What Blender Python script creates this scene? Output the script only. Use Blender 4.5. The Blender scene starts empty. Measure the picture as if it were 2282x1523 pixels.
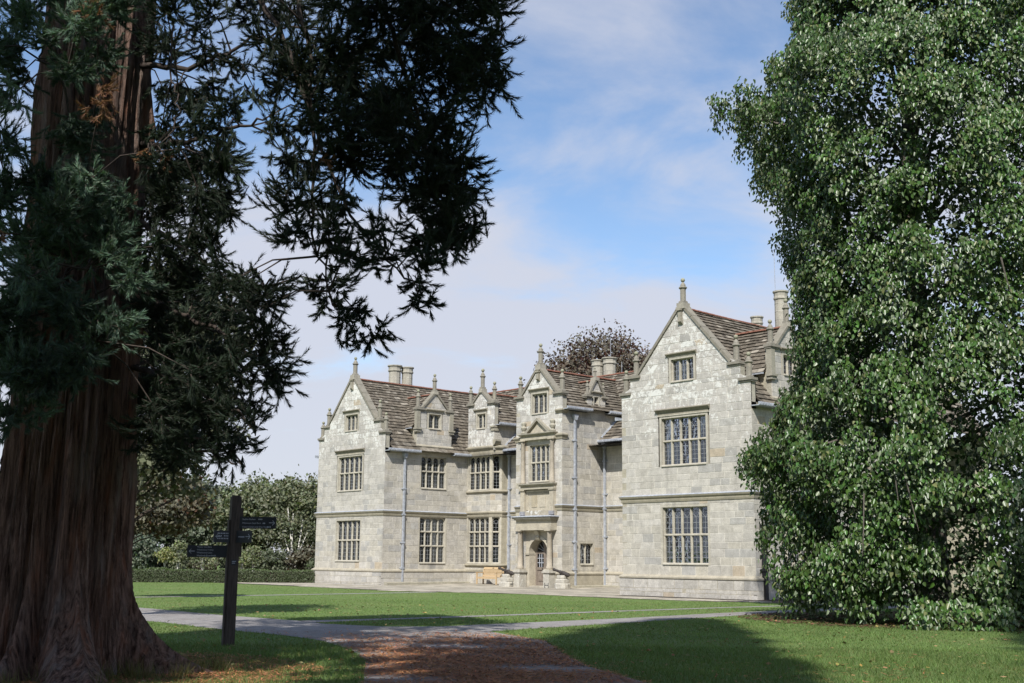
import bpy, math, random
import numpy as np
from mathutils import Vector, Matrix

# ------------------------------------------------------------------ camera, light, exposure
scene = bpy.context.scene
col = scene.collection
YAW, PITCH, ROLL, EYE = math.radians(-48.5875), math.radians(10.4224), math.radians(-0.508), 1.55
RV = np.array([math.cos(YAW), -math.sin(YAW)])       # horizontal 'right' of the viewer in the plan
FV = np.array([math.sin(YAW), math.cos(YAW)])        # horizontal 'forward'
def plan(lat, fwd):
    p = RV * lat + FV * fwd
    return float(p[0]), float(p[1])
cam = bpy.data.cameras.new('camera'); cam_ob = bpy.data.objects.new('camera', cam); col.objects.link(cam_ob)
cam.sensor_width = 36.0; cam.lens = 2638.45 / 2282 * 36.0; cam.clip_end = 2000.0; cam.clip_start = 0.1
r3 = Vector((RV[0], RV[1], 0)); f3 = Vector((FV[0], FV[1], 0)); z3 = Vector((0, 0, 1))
fw = f3 * math.cos(PITCH) + z3 * math.sin(PITCH); up = z3 * math.cos(PITCH) - f3 * math.sin(PITCH)
cr = r3 * math.cos(ROLL) - up * math.sin(ROLL); cu = up * math.cos(ROLL) + r3 * math.sin(ROLL)
cam_ob.matrix_world = Matrix(((cr.x, cu.x, -fw.x, 0), (cr.y, cu.y, -fw.y, 0), (cr.z, cu.z, -fw.z, EYE), (0, 0, 0, 1)))
scene.camera = cam_ob

SUN_AZ = Vector((0.42, -0.57, 0)).normalized()        # horizontal direction towards the sun
SUN_EL = math.radians(46)
sun_dir = SUN_AZ * math.cos(SUN_EL) + z3 * math.sin(SUN_EL)
sun = bpy.data.lights.new('sun', 'SUN'); sun.energy = 4.6; sun.angle = math.radians(0.55); sun.color = (1.0, 0.965, 0.91)
sun_ob = bpy.data.objects.new('sun', sun); col.objects.link(sun_ob)
sun_ob.location = (0, 0, 60); sun_ob.rotation_euler = sun_dir.to_track_quat('Z', 'Y').to_euler()

def N(nt, kind, **kw):
    n = nt.nodes.new(kind)
    for k, v in kw.items():
        if k.startswith('i_'):
            key = k[2:]
            key = int(key) if key.isdigit() else key.replace('_', ' ')
            n.inputs[key].default_value = v
        else:
            setattr(n, k, v)
    return n

world = bpy.data.worlds.new('World'); scene.world = world; world.use_nodes = True
nt = world.node_tree; nt.nodes.clear()
sky = N(nt, 'ShaderNodeTexSky', sky_type='NISHITA', sun_disc=False, sun_elevation=SUN_EL,
        sun_rotation=math.atan2(SUN_AZ.x, SUN_AZ.y), air_density=1.0, dust_density=0.4, ozone_density=3.0)
bg_sky = N(nt, 'ShaderNodeBackground', i_Strength=0.125)
bg_cl = N(nt, 'ShaderNodeBackground', i_Strength=0.54); bg_cl.inputs['Color'].default_value = (0.90, 0.93, 1.06, 1)
tc = N(nt, 'ShaderNodeTexCoord'); sep = N(nt, 'ShaderNodeSeparateXYZ')
nt.links.new(tc.outputs['Generated'], sep.inputs[0])
zc = N(nt, 'ShaderNodeMath', operation='MAXIMUM', i_1=0.0); nt.links.new(sep.outputs['Z'], zc.inputs[0])
za = N(nt, 'ShaderNodeMath', operation='ADD', i_1=0.10); nt.links.new(zc.outputs[0], za.inputs[0])
dx = N(nt, 'ShaderNodeMath', operation='DIVIDE'); dy = N(nt, 'ShaderNodeMath', operation='DIVIDE')
nt.links.new(sep.outputs['X'], dx.inputs[0]); nt.links.new(za.outputs[0], dx.inputs[1])
nt.links.new(sep.outputs['Y'], dy.inputs[0]); nt.links.new(za.outputs[0], dy.inputs[1])
cmb = N(nt, 'ShaderNodeCombineXYZ'); nt.links.new(dx.outputs[0], cmb.inputs[0]); nt.links.new(dy.outputs[0], cmb.inputs[1])
mp = N(nt, 'ShaderNodeMapping'); mp.inputs['Location'].default_value = (2.74, 2.44, 0.0); mp.inputs['Scale'].default_value = (1.0, 1.0, 1.0)
nt.links.new(cmb.outputs[0], mp.inputs['Vector'])
n1 = N(nt, 'ShaderNodeTexNoise', i_Scale=1.7, i_Detail=10.0, i_Roughness=0.58, i_Distortion=0.5)
nt.links.new(mp.outputs[0], n1.inputs['Vector'])
n2 = N(nt, 'ShaderNodeTexNoise', i_Scale=0.7, i_Detail=3.0, i_Roughness=0.5); nt.links.new(mp.outputs[0], n2.inputs['Vector'])
ad = N(nt, 'ShaderNodeMath', operation='ADD'); nt.links.new(n1.outputs[0], ad.inputs[0]); nt.links.new(n2.outputs[0], ad.inputs[1])
# more of the layer is seen edge-on towards the horizon
hz = N(nt, 'ShaderNodeMapRange', i_From_Min=0.0, i_From_Max=0.40, i_To_Min=0.56, i_To_Max=-0.06); nt.links.new(zc.outputs[0], hz.inputs[0])
ad2 = N(nt, 'ShaderNodeMath', operation='ADD'); nt.links.new(ad.outputs[0], ad2.inputs[0]); nt.links.new(hz.outputs[0], ad2.inputs[1])
cr_ = N(nt, 'ShaderNodeMapRange', interpolation_type='SMOOTHSTEP', i_From_Min=0.86, i_From_Max=1.26, i_To_Min=0.0, i_To_Max=0.92)
nt.links.new(ad2.outputs[0], cr_.inputs[0])
mixw = N(nt, 'ShaderNodeMixShader'); out = N(nt, 'ShaderNodeOutputWorld')
nt.links.new(sky.outputs[0], bg_sky.inputs['Color'])
nt.links.new(cr_.outputs[0], mixw.inputs[0]); nt.links.new(bg_sky.outputs[0], mixw.inputs[1]); nt.links.new(bg_cl.outputs[0], mixw.inputs[2])
nt.links.new(mixw.outputs[0], out.inputs['Surface'])

scene.view_settings.view_transform = 'Standard'; scene.view_settings.look = 'None'
scene.view_settings.exposure = 0.45; scene.view_settings.gamma = 1.0; scene.view_settings.use_curve_mapping = False
scene.render.engine = 'CYCLES'
scene.cycles.max_bounces = 6; scene.cycles.diffuse_bounces = 3; scene.cycles.glossy_bounces = 3
scene.cycles.transparent_max_bounces = 12; scene.cycles.transmission_bounces = 4
scene.cycles.use_denoising = True

rng = np.random.RandomState(7); rnd = random.Random(11)

# ------------------------------------------------------------------ materials
def new_mat(name):
    m = bpy.data.materials.new(name); m.use_nodes = True
    t = m.node_tree; t.nodes.clear()
    o = t.nodes.new('ShaderNodeOutputMaterial'); b = t.nodes.new('ShaderNodeBsdfPrincipled')
    t.links.new(b.outputs[0], o.inputs['Surface'])
    return m, t, b, o
def mixc(t, fac, a, b, blend='MIX'):
    n = t.nodes.new('ShaderNodeMix'); n.data_type = 'RGBA'; n.blend_type = blend
    for sock, val in ((n.inputs[0], fac), (n.inputs[6], a), (n.inputs[7], b)):
        if hasattr(val, 'is_linked') or hasattr(val, 'links'): t.links.new(val, sock)
        elif isinstance(val, (int, float)): sock.default_value = val
        else: sock.default_value = (val[0], val[1], val[2], 1)
    return n.outputs[2]
def noise(t, vec, scale, detail=4, rough=0.55, dist=0.0):
    n = N(t, 'ShaderNodeTexNoise', i_Scale=scale, i_Detail=detail, i_Roughness=rough, i_Distortion=dist)
    if vec is not None: t.links.new(vec, n.inputs['Vector'])
    return n.outputs[0]
def rng_map(t, v, a, b, lo=0.0, hi=1.0, smooth=True):
    n = N(t, 'ShaderNodeMapRange', i_From_Min=a, i_From_Max=b, i_To_Min=lo, i_To_Max=hi)
    if smooth: n.interpolation_type = 'SMOOTHSTEP'
    if hasattr(v, 'links'): t.links.new(v, n.inputs[0])
    return n.outputs[0]
def maths(t, op, a, b):
    n = N(t, 'ShaderNodeMath', operation=op)
    for s, v in ((n.inputs[0], a), (n.inputs[1], b)):
        if hasattr(v, 'links'): t.links.new(v, s)
        else: s.default_value = v
    return n.outputs[0]
def geo_pos(t): return t.nodes.new('ShaderNodeNewGeometry').outputs['Position']
def stretch(t, vec, s):
    m = N(t, 'ShaderNodeMapping'); m.inputs['Scale'].default_value = s; t.links.new(vec, m.inputs['Vector']); return m.outputs[0]
def bump(t, b, h, strength, dist):
    n = N(t, 'ShaderNodeBump', i_Strength=strength, i_Distance=dist); t.links.new(h, n.inputs['Height']); t.links.new(n.outputs[0], b.inputs['Normal'])
def tint_node(t):
    a = N(t, 'ShaderNodeAttribute', attribute_name='tint'); return a.outputs['Color'], a.outputs['Alpha']

def stone_mat(name, dark=1.0):
    m, t, b, o = new_mat(name); P = geo_pos(t); c, al = tint_node(t)
    big = noise(t, P, 0.55, 4, .6); mid = noise(t, P, 3.2, 5, .65); fine = noise(t, P, 22, 4, .7)
    v = mixc(t, 1.0, c, mixc(t, rng_map(t, mid, .3, .7), (.85, .845, .83), (1.09, 1.085, 1.07)), 'MULTIPLY')
    v = mixc(t, 1.0, v, mixc(t, rng_map(t, fine, .25, .75), (.80, .79, .77), (1.17, 1.17, 1.17)), 'MULTIPLY')
    # weather stains run downwards
    st = noise(t, stretch(t, P, (1.6, 1.6, .35)), 1.4, 5, .6)
    v = mixc(t, rng_map(t, st, .55, .78, 0, .50), v, (.20, .19, .17))
    gr = noise(t, stretch(t, P, (1, 1, .7)), 2.3, 7, .68, .3); v = mixc(t, rng_map(t, gr, .50, .78, 0, .55), v, (.235, .22, .19))
    sp = noise(t, P, 14, 3, .6); v = mixc(t, rng_map(t, sp, .63, .74, 0, .5), v, (.17, .155, .13))
    yel = noise(t, P, 1.1, 3, .5)
    v = mixc(t, rng_map(t, yel, .60, .78, 0, .25), v, (.47, .40, .26))
    # pale lichen crusts, amount per stone
    l1 = noise(t, P, 5.5, 6, .72, .4); l2 = noise(t, P, 1.3, 3, .5)
    thr = maths(t, 'SUBTRACT', 0.80, maths(t, 'MULTIPLY', al, 0.26))
    s = maths(t, 'ADD', maths(t, 'MULTIPLY', l1, .72), maths(t, 'MULTIPLY', l2, .34))
    fac = rng_map(t, maths(t, 'SUBTRACT', s, thr), -0.02, 0.06, 0, .82)
    v = mixc(t, fac, v, (.66, .66, .62))
    t.links.new(v, b.inputs['Base Color']); b.inputs['Roughness'].default_value = .92; b.inputs['Specular IOR Level'].default_value = .15
    bump(t, b, maths(t, 'ADD', maths(t, 'MULTIPLY', fine, .6), mid), .55, .02)
    return m
M = {}
M['stone'] = stone_mat('weathered_sandstone')
def plain_mat(name, c, rough=.6, metal=0.0, nscale=6, var=.35, bs=.2, bd=.01, spec=.3, zs=None):
    m, t, b, o = new_mat(name); P = geo_pos(t)
    if zs: P = stretch(t, P, zs)
    n = noise(t, P, nscale, 6, .65)
    v = mixc(t, rng_map(t, n, .25, .75), tuple(x * (1 - var) for x in c), tuple(min(1, x * (1 + var)) for x in c))
    t.links.new(v, b.inputs['Base Color']); b.inputs['Roughness'].default_value = rough; b.inputs['Metallic'].default_value = metal
    b.inputs['Specular IOR Level'].default_value = spec
    if bs: bump(t, b, n, bs, bd)
    return m
M['mortar'] = plain_mat('lime_mortar', (.55, .525, .465), .95, nscale=1.6, var=.34)
M['lead'] = plain_mat('weathered_lead', (.33, .35, .385), .5, nscale=7, var=.3, spec=.45)
M['lead_came'] = plain_mat('lead_came', (.27, .28, .29), .6, nscale=20, var=.2, bs=0)
M['iron'] = plain_mat('rusty_iron', (.045, .038, .034), .6, nscale=18, var=.5)
M['black_iron'] = plain_mat('black_painted_iron', (.018, .018, .02), .5, nscale=18, var=.3)
M['oak'] = plain_mat('weathered_oak', (.20, .165, .135), .8, nscale=5, var=.45, zs=(9, 9, .8))
M['teak'] = plain_mat('pale_teak', (.47, .345, .20), .65, nscale=5, var=.25, zs=(6, 6, 6))
M['post_wood'] = plain_mat('dark_post_timber', (.060, .048, .040), .85, nscale=5, var=.5, zs=(12, 12, .8), bs=.5)
M['sign'] = plain_mat('dark_slate_sign', (.020, .024, .030), .45, nscale=9, var=.2, bs=0)
M['letter'] = plain_mat('white_lettering', (.42, .44, .48), .7, nscale=9, var=.1, bs=0)
M['interior'] = plain_mat('dark_interior', (.022, .020, .018), .9, nscale=2, var=.3, bs=0)
M['curtain'] = plain_mat('net_curtain', (.72, .74, .78), .9, nscale=12, var=.2, bs=.2, zs=(5, 5, .4))
M['clay'] = plain_mat('red_clay_ridge', (.20, .092, .062), .85, nscale=9, var=.4)
M['birch_bark'] = plain_mat('pale_birch_bark', (.55, .53, .48), .85, nscale=8, var=.4, zs=(2, 2, 6))
M['branch'] = plain_mat('grey_branch_bark', (.11, .095, .08), .9, nscale=10, var=.4, bs=.5)
M['dark_branch'] = plain_mat('dark_branch_bark', (.045, .034, .028), .9, nscale=10, var=.4, bs=.5)
M['vent'] = plain_mat('rusty_air_brick', (.14, .07, .05), .9, nscale=30, var=.4)

def slate_mat():
    m, t, b, o = new_mat('stone_roof_slate'); P = geo_pos(t); c, al = tint_node(t)
    mid = noise(t, P, 4, 5, .65); fine = noise(t, P, 30, 4, .7)
    v = mixc(t, 1.0, c, mixc(t, rng_map(t, mid, .3, .7), (.62, .6, .58), (1.3, 1.28, 1.22)), 'MULTIPLY')
    l = noise(t, stretch(t, P, (1, 1, 1.6)), 7, 6, .75)
    v = mixc(t, rng_map(t, l, .57, .68, 0, .5), v, (.42, .39, .33))
    ms = noise(t, P, 1.2, 4, .6); v = mixc(t, rng_map(t, ms, .6, .8, 0, .5), v, (.07, .075, .04))
    t.links.new(v, b.inputs['Base Color']); b.inputs['Roughness'].default_value = .9; b.inputs['Specular IOR Level'].default_value = .2
    bump(t, b, maths(t, 'ADD', mid, fine), .6, .02); return m
M['slate'] = slate_mat()
def glass_mat():
    m = bpy.data.materials.new('old_window_glass'); m.use_nodes = True; t = m.node_tree; t.nodes.clear()
    o = t.nodes.new('ShaderNodeOutputMaterial'); tr = N(t, 'ShaderNodeBsdfTransparent'); tr.inputs[0].default_value = (.84, .87, .88, 1)
    gl = N(t, 'ShaderNodeBsdfGlossy', i_Roughness=.04); gl.inputs[0].default_value = (.9, .93, 1, 1)
    fr = N(t, 'ShaderNodeFresnel', i_IOR=1.5); P = geo_pos(t)
    bp = N(t, 'ShaderNodeBump', i_Strength=.25, i_Distance=.02); t.links.new(noise(t, P, 5, 2, .5), bp.inputs['Height'])
    t.links.new(bp.outputs[0], gl.inputs['Normal'])
    f2 = maths(t, 'ADD', fr.outputs[0], .015); mx = N(t, 'ShaderNodeMixShader')
    t.links.new(f2, mx.inputs[0]); t.links.new(tr.outputs[0], mx.inputs[1]); t.links.new(gl.outputs[0], mx.inputs[2]); t.links.new(mx.outputs[0], o.inputs[0])
    return m
M['glass'] = glass_mat()
def leaf_mat(name, back=(.30, .34, .26), backmix=.0, rough=.45, trans=.3, spec=.35):
    m, t, b, o = new_mat(name); c, al = tint_node(t); g = t.nodes.new('ShaderNodeNewGeometry')
    v = c
    if backmix: v = mixc(t, maths(t, 'MULTIPLY', g.outputs['Backfacing'], backmix), c, back)
    t.links.new(v, b.inputs['Base Color']); b.inputs['Roughness'].default_value = rough; b.inputs['Specular IOR Level'].default_value = spec
    if trans:
        tl = t.nodes.new('ShaderNodeBsdfTranslucent'); t.links.new(mixc(t, 1.0, c, (1.3, 1.5, .6), 'MULTIPLY'), tl.inputs[0])
        mx = N(t, 'ShaderNodeMixShader', i_Fac=trans); t.links.new(b.outputs[0], mx.inputs[1]); t.links.new(tl.outputs[0], mx.inputs[2]); t.links.new(mx.outputs[0], o.inputs[0])
    return m
M['lime_leaf'] = leaf_mat('lime_leaf', (.21, .245, .15), .85, .36, .16, .45)
M['leaf'] = leaf_mat('broad_leaf', (.2, .22, .15), .4, .5, .28)
M['needle'] = leaf_mat('conifer_spray', rough=.6, trans=.12, spec=.2)
M['grass'] = leaf_mat('grass_blade', rough=.55, trans=.3, spec=.2)
M['litter'] = leaf_mat('fallen_needle', rough=.8, trans=0, spec=.1)
def bark_mat():
    m, t, b, o = new_mat('fibrous_red_bark'); P = geo_pos(t)
    a = noise(t, stretch(t, P, (16, 16, 1.1)), 1.0, 8, .7, .6); c2 = noise(t, stretch(t, P, (5, 5, .8)), 1.0, 4, .6); g2 = noise(t, stretch(t, P, (30, 30, 9)), 1.0, 5, .7)
    v = mixc(t, rng_map(t, a, .30, .72), (.036, .021, .016), (.37, .24, .185))
    v = mixc(t, rng_map(t, c2, .5, .72, 0, .55), v, (.34, .30, .27))
    v = mixc(t, rng_map(t, c2, .30, .46, .5, 0), v, (.32, .135, .075))
    t.links.new(v, b.inputs['Base Color']); b.inputs['Roughness'].default_value = .95; b.inputs['Specular IOR Level'].default_value = .1
    bump(t, b, maths(t, 'ADD', a, maths(t, 'MULTIPLY', g2, .8)), 1.0, .10); return m
M['bark'] = bark_mat()
def ground_mat(name, c1, c2, c3, scales=(.5, 6, 60), bs=.5):
    m, t, b, o = new_mat(name); P = geo_pos(t)
    v = mixc(t, rng_map(t, noise(t, P, scales[1], 5, .7), .3, .7), c1, c2)
    v = mixc(t, rng_map(t, noise(t, P, scales[0], 4, .6), .42, .72, 0, .6), v, c3)
    f = noise(t, P, scales[2], 4, .7)
    v = mixc(t, 1.0, v, mixc(t, rng_map(t, f, .25, .75), (.65, .65, .65), (1.3, 1.3, 1.3)), 'MULTIPLY')
    t.links.new(v, b.inputs['Base Color']); b.inputs['Roughness'].default_value = .95; b.inputs['Specular IOR Level'].default_value = .1
    bump(t, b, f, bs, .03); return m
M['lawn'] = ground_mat('mown_lawn', (.095, .145, .042), (.13, .19, .06), (.16, .185, .07), (.35, 5, 40))
M['gravel'] = ground_mat('grey_gravel', (.22, .208, .20), (.32, .30, .285), (.19, .165, .145), (.4, 3, 45), .6)
M['slab'] = stone_mat('terrace_flagstone')
M['soil'] = plain_mat('dark_soil', (.04, .032, .024), .95, nscale=8, var=.5)

# ------------------------------------------------------------------ mesh helpers
class Fr:
    """local frame on a wall: s along it, z up, o outwards"""
    def __init__(self, ox, oy, dx, dy):
        self.o = (ox, oy); self.d = (dx, dy); self.n = (dy, -dx)
    def __call__(self, s, z, o=0.0):
        return (self.o[0] + self.d[0] * s + self.n[0] * o, self.o[1] + self.d[1] * s + self.n[1] * o, z)
def FRONT(y): return Fr(0, y, 1, 0)
def EAST(x): return Fr(x, 0, 0, 1)       # faces +X, s = Y
def WEST(x): return Fr(x, 0, 0, -1)      # faces -X, s = -Y

STONE = (.44, .42, .37, .35)
class MB:
    def __init__(self, tint=STONE): self.v = []; self.f = []; self.t = []; self.tint = tint
    def add(self, pts, faces, tint=None):
        b = len(self.v); self.v.extend(pts); tt = tint or self.tint
        for f in faces: self.f.append(tuple(b + i for i in f)); self.t.append(tt)
    def quad(self, a, b, c, d, tint=None): self.add([a, b, c, d], [(0, 1, 2, 3)], tint)
    def box(self, fr, s0, s1, z0, z1, o0, o1, tint=None):
        p = [fr(s, z, o) for o in (o0, o1) for z in (z0, z1) for s in (s0, s1)]
        self.add(p, [(4, 5, 7, 6), (1, 0, 2, 3), (0, 4, 6, 2), (5, 1, 3, 7), (2, 6, 7, 3), (0, 1, 5, 4)], tint)
    def prism(self, fr, poly, o0, o1, tint=None):            # poly in (s, z), counter-clockwise seen from outside
        n = len(poly); p = [fr(s, z, o0) for s, z in poly] + [fr(s, z, o1) for s, z in poly]
        self.add(p, [tuple(range(n, 2 * n)), tuple(range(n - 1, -1, -1))] + [(i, (i + 1) % n, n + (i + 1) % n, n + i) for i in range(n)], tint)
    def prism_z(self, fr, poly, z0, z1, tint=None):          # poly in (s, o)
        n = len(poly); p = [fr(s, z0, o) for s, o in poly] + [fr(s, z1, o) for s, o in poly]
        self.add(p, [tuple(range(n)), tuple(range(2 * n - 1, n - 1, -1))] + [((i + 1) % n, i, n + i, n + (i + 1) % n) for i in range(n)], tint)
    def prism_s(self, fr, poly, s0, s1, tint=None):          # poly in (o, z)
        n = len(poly); p = [fr(s0, z, o) for o, z in poly] + [fr(s1, z, o) for o, z in poly]
        self.add(p, [tuple(range(n)), tuple(range(2 * n - 1, n - 1, -1))] + [((i + 1) % n, i, n + i, n + (i + 1) % n) for i in range(n)], tint)
    def sweep(self, path, prof, tint=None):                  # plan path, outward side = right of travel; prof in (o, z)
        k = len(prof); nor = []
        for i in range(len(path) - 1):
            dx, dy = path[i + 1][0] - path[i][0], path[i + 1][1] - path[i][1]; L = math.hypot(dx, dy); nor.append((dy / L, -dx / L))
        pts = []
        for i, (x, y) in enumerate(path):
            if i == 0: m = nor[0]
            elif i == len(path) - 1: m = nor[-1]
            else:
                a, b = nor[i - 1], nor[i]; sx, sy = a[0] + b[0], a[1] + b[1]; d = sx * a[0] + sy * a[1]
                m = (sx / d, sy / d)
            pts += [(x + m[0] * o, y + m[1] * o, z) for o, z in prof]
        fs = [(i * k + j, i * k + (j + 1) % k, (i + 1) * k + (j + 1) % k, (i + 1) * k + j) for i in range(len(path) - 1) for j in range(k)]
        fs += [tuple(range(k - 1, -1, -1)), tuple(range((len(path) - 1) * k, len(path) * k))]
        self.add(pts, fs, tint)
    def lathe(self, x, y, prof, n=8, rot=0.0, tint=None, xf=None):
        pts = []
        for r, z in prof:
            for i in range(n):
                a = rot + 2 * math.pi * i / n; pts.append((x + r * math.cos(a), y + r * math.sin(a), z))
        if xf: pts = [xf(p) for p in pts]
        k = len(prof)
        fs = [(j * n + i, j * n + (i + 1) % n, (j + 1) * n + (i + 1) % n, (j + 1) * n + i) for j in range(k - 1) for i in range(n)]
        fs += [tuple(range(n - 1, -1, -1)), tuple(range((k - 1) * n, k * n))]
        self.add(pts, fs, tint)
    def tube(self, pts, rad, n=6, tint=None):
        P = [Vector(p) for p in pts]; out = []; ref = Vector((.31, .17, .93)).normalized()
        for i, p in enumerate(P):
            d = (P[min(i + 1, len(P) - 1)] - P[max(i - 1, 0)]).normalized()
            a = d.cross(ref if abs(d.dot(ref)) < .95 else Vector((1, 0, 0))).normalized(); b = d.cross(a)
            r = rad[i] if hasattr(rad, '__len__') else rad
            for j in range(n):
                t = 2 * math.pi * j / n; q = p + (a * math.cos(t) + b * math.sin(t)) * r; out.append((q.x, q.y, q.z))
        k = len(P)
        fs = [(i * n + j, i * n + (j + 1) % n, (i + 1) * n + (j + 1) % n, (i + 1) * n + j) for i in range(k - 1) for j in range(n)]
        fs += [tuple(range(n - 1, -1, -1)), tuple(range((k - 1) * n, k * n))]
        self.add(out, fs, tint)
    def build(self, name, mat, parent=None, smooth=False, kind=None):
        off = root_loc(parent)
        me = bpy.data.meshes.new(name); me.from_pydata([(a - off[0], b - off[1], c - off[2]) for a, b, c in self.v], [], self.f)
        at = me.attributes.new('tint', 'FLOAT_COLOR', 'FACE'); at.data.foreach_set('color', np.array(self.t, dtype=np.float32).ravel())
        if smooth: me.polygons.foreach_set('use_smooth', [True] * len(me.polygons))
        me.materials.append(M[mat]); ob = bpy.data.objects.new(name, me); col.objects.link(ob)
        if parent is not None: ob.parent = parent
        if kind: ob['kind'] = kind
        return ob
def root_loc(p):
    x = y = z = 0.0
    while p is not None:
        x += p.location.x; y += p.location.y; z += p.location.z; p = p.parent
    return x, y, z
def np_mesh(name, V, F, mat, parent=None, tint=None, kind=None, smooth=False):
    off = np.array(root_loc(parent)); V = np.asarray(V, np.float32) - off.astype(np.float32); F = np.asarray(F, np.int32)
    me = bpy.data.meshes.new(name); me.vertices.add(len(V)); me.vertices.foreach_set('co', V.ravel())
    k = F.shape[1]; me.loops.add(F.size); me.loops.foreach_set('vertex_index', F.ravel())
    me.polygons.add(len(F)); me.polygons.foreach_set('loop_start', np.arange(0, F.size, k, dtype=np.int32))
    me.update(calc_edges=True)
    if tint is not None:
        at = me.attributes.new('tint', 'FLOAT_COLOR', 'FACE'); at.data.foreach_set('color', np.ascontiguousarray(tint, np.float32).ravel())
    if smooth: me.polygons.foreach_set('use_smooth', [True] * len(F))
    me.materials.append(M[mat]); ob = bpy.data.objects.new(name, me); col.objects.link(ob)
    if parent is not None: ob.parent = parent
    if kind: ob['kind'] = kind
    return ob
def thing(name, label, cat, loc, group=None):
    o = bpy.data.objects.new(name, None); o.empty_display_size = .3; col.objects.link(o); o.location = loc
    o['label'] = label; o['category'] = cat
    if group: o['group'] = group
    return o
def tag(o, label, cat, group=None):
    o['label'] = label; o['category'] = cat
    if group: o['group'] = group
    return o

# ------------------------------------------------------------------ ground, paths, terrace
def terrace_z(y): return 0.02 + 0.11 * min(1, max(0, (y - 40) / 6.5))
def sheet(name, polys, z, mat):
    b = MB()
    for p in polys: b.add([(x, y, z) for x, y in p], [tuple(range(len(p)))])
    o = b.build(name, mat); o['kind'] = 'structure'; return o
def strip(name, a, c, z, mat):
    b = MB()
    for i in range(len(a) - 1): b.quad((*a[i], z), (*a[i + 1], z), (*c[i + 1], z), (*c[i], z))
    o = b.build(name, mat); o['kind'] = 'structure'; return o
sheet('ground', [[(-900, -700), (700, -700), (700, 900), (-900, 900)]], 0.0, 'lawn')
LEFT_EDGE = [(-60, 12.2), (-45, 12.4), (-30.59, 12.58), (-27.29, 12.93), (-23.93, 12.77), (-21.35, 12.83), (-19.6, 12.59), (-17.45, 11.78), (-15.51, 10.75), (-13.57, 9.38), (-12.0, 8.3), (-9.34, 5.94), (-6, 3.2), (-1, -2)]
TOP_EDGE = [(-60, 15.4), (-45, 15.5), (-38.08, 15.63), (-34.31, 16.05), (-29.64, 15.8), (-26.78, 15.77), (-25.94, 16.07), (-24.56, 15.81), (-22.9, 16.33), (-22.23, 17.38), (-20.13, 17.3), (-17.22, 16.12), (-14.33, 13.9), (-9, 10.6)]
RIGHT_EDGE = [(-20.13, 17.16), (-17.22, 16.12), (-14.33, 13.9), (-12.73, 12.79), (-11.27, 12.07), (-10.64, 11.74), (-7.9, 9.78), (-4, 6.5), (2, 1)]
# the main gravel path and its branch along the lawn, as one sheet of quads
pa = MB()
L1 = [(-60, 12.2), (-45, 12.4), (-30.59, 12.58), (-27.29, 12.93), (-25.2, 12.8), (-23.93, 12.77), (-21.35, 12.83), (-19.6, 12.59), (-17.45, 11.78), (-15.51, 10.75), (-13.57, 9.38), (-12.0, 8.3), (-9.34, 5.94), (-6, 3.2), (-1, -2)]
L2 = [(-60, 15.4), (-45, 15.5), (-34.31, 16.0), (-29.64, 15.8), (-26.0, 16.05), (-24.56, 15.81), (-22.9, 16.33), (-22.23, 17.38), (-20.13, 17.16), (-17.22, 16.12), (-14.33, 13.9), (-12.73, 12.79), (-10.64, 11.74), (-7.9, 9.78), (-4, 6.5)]
for i in range(len(L1) - 1): pa.quad((*L1[i], .005), (*L1[i + 1], .005), (*L2[i + 1], .005), (*L2[i], .005))
B1 = [(-22.23, 17.38), (-22.45, 20.8), (-22.68, 24.32), (-23.36, 29.01), (-23.7, 34.52), (-23.9, 44), (-24, 60)]
B2 = [(-20.13, 17.16), (-20.6, 20.0), (-20.99, 22.5), (-21.9, 27.37), (-22.5, 32.95), (-22.6, 44), (-22.6, 60)]
for i in range(len(B1) - 1): pa.quad((*B1[i], .005), (*B2[i], .005), (*B2[i + 1], .005), (*B1[i + 1], .005))
o = pa.build('gravel_path', 'gravel'); o['kind'] = 'structure'
strip('edging_path_near', [(-26.12, 16.0), (-25.84, 19.08), (-25.96, 23.14), (-26.15, 28.11), (-26.2, 32.64), (-26.1, 39.5)], [(-25.2, 15.9), (-25.3, 18.9), (-25.45, 22.9), (-25.65, 27.8), (-25.75, 32.3), (-25.6, 39.5)], .005, 'gravel')
strip('edging_path_far', [(-44.6, 10), (-44.4, 20.5), (-44.5, 25.5), (-45.2, 34.9)], [(-43.8, 10), (-43.7, 20.1), (-43.8, 25.2), (-44.5, 34.9)], .005, 'gravel')
# terrace of flagstones before the house
TER = [(-90, 35.2), (-63.29, 34.9), (-55.08, 34.75), (-46.72, 34.0), (-44.95, 35.11), (-40.84, 36.7), (-33.78, 36.3), (-30.51, 36.8), (-26.9, 38.6), (-26.9, 44)]
def ter_y(x):
    for (a, b), (c, d) in zip(TER, TER[1:]):
        if a <= x <= c and c > a: return b + (d - b) * (x - a) / (c - a)
    return 99
bed = MB()
xs = np.arange(-90, -26.9, 1.0)
for x in xs:
    ys = [ter_y(x), 40, 46.5, 49] if True else 0
    ye = [ter_y(min(x + 1, -26.91)), 40, 46.5, 49]
    for j in range(3):
        bed.quad((x, ys[j], .006 + (terrace_z(ys[j]) - .02)), (x + 1, ye[j], .006 + (terrace_z(ye[j]) - .02)), (x + 1, ye[j + 1], .006 + (terrace_z(ye[j + 1]) - .02)), (x, ys[j + 1], .006 + (terrace_z(ys[j + 1]) - .02)))
terrace = bed.build('terrace', 'soil'); terrace['kind'] = 'structure'
slabs = []
y = 34.2
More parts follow.
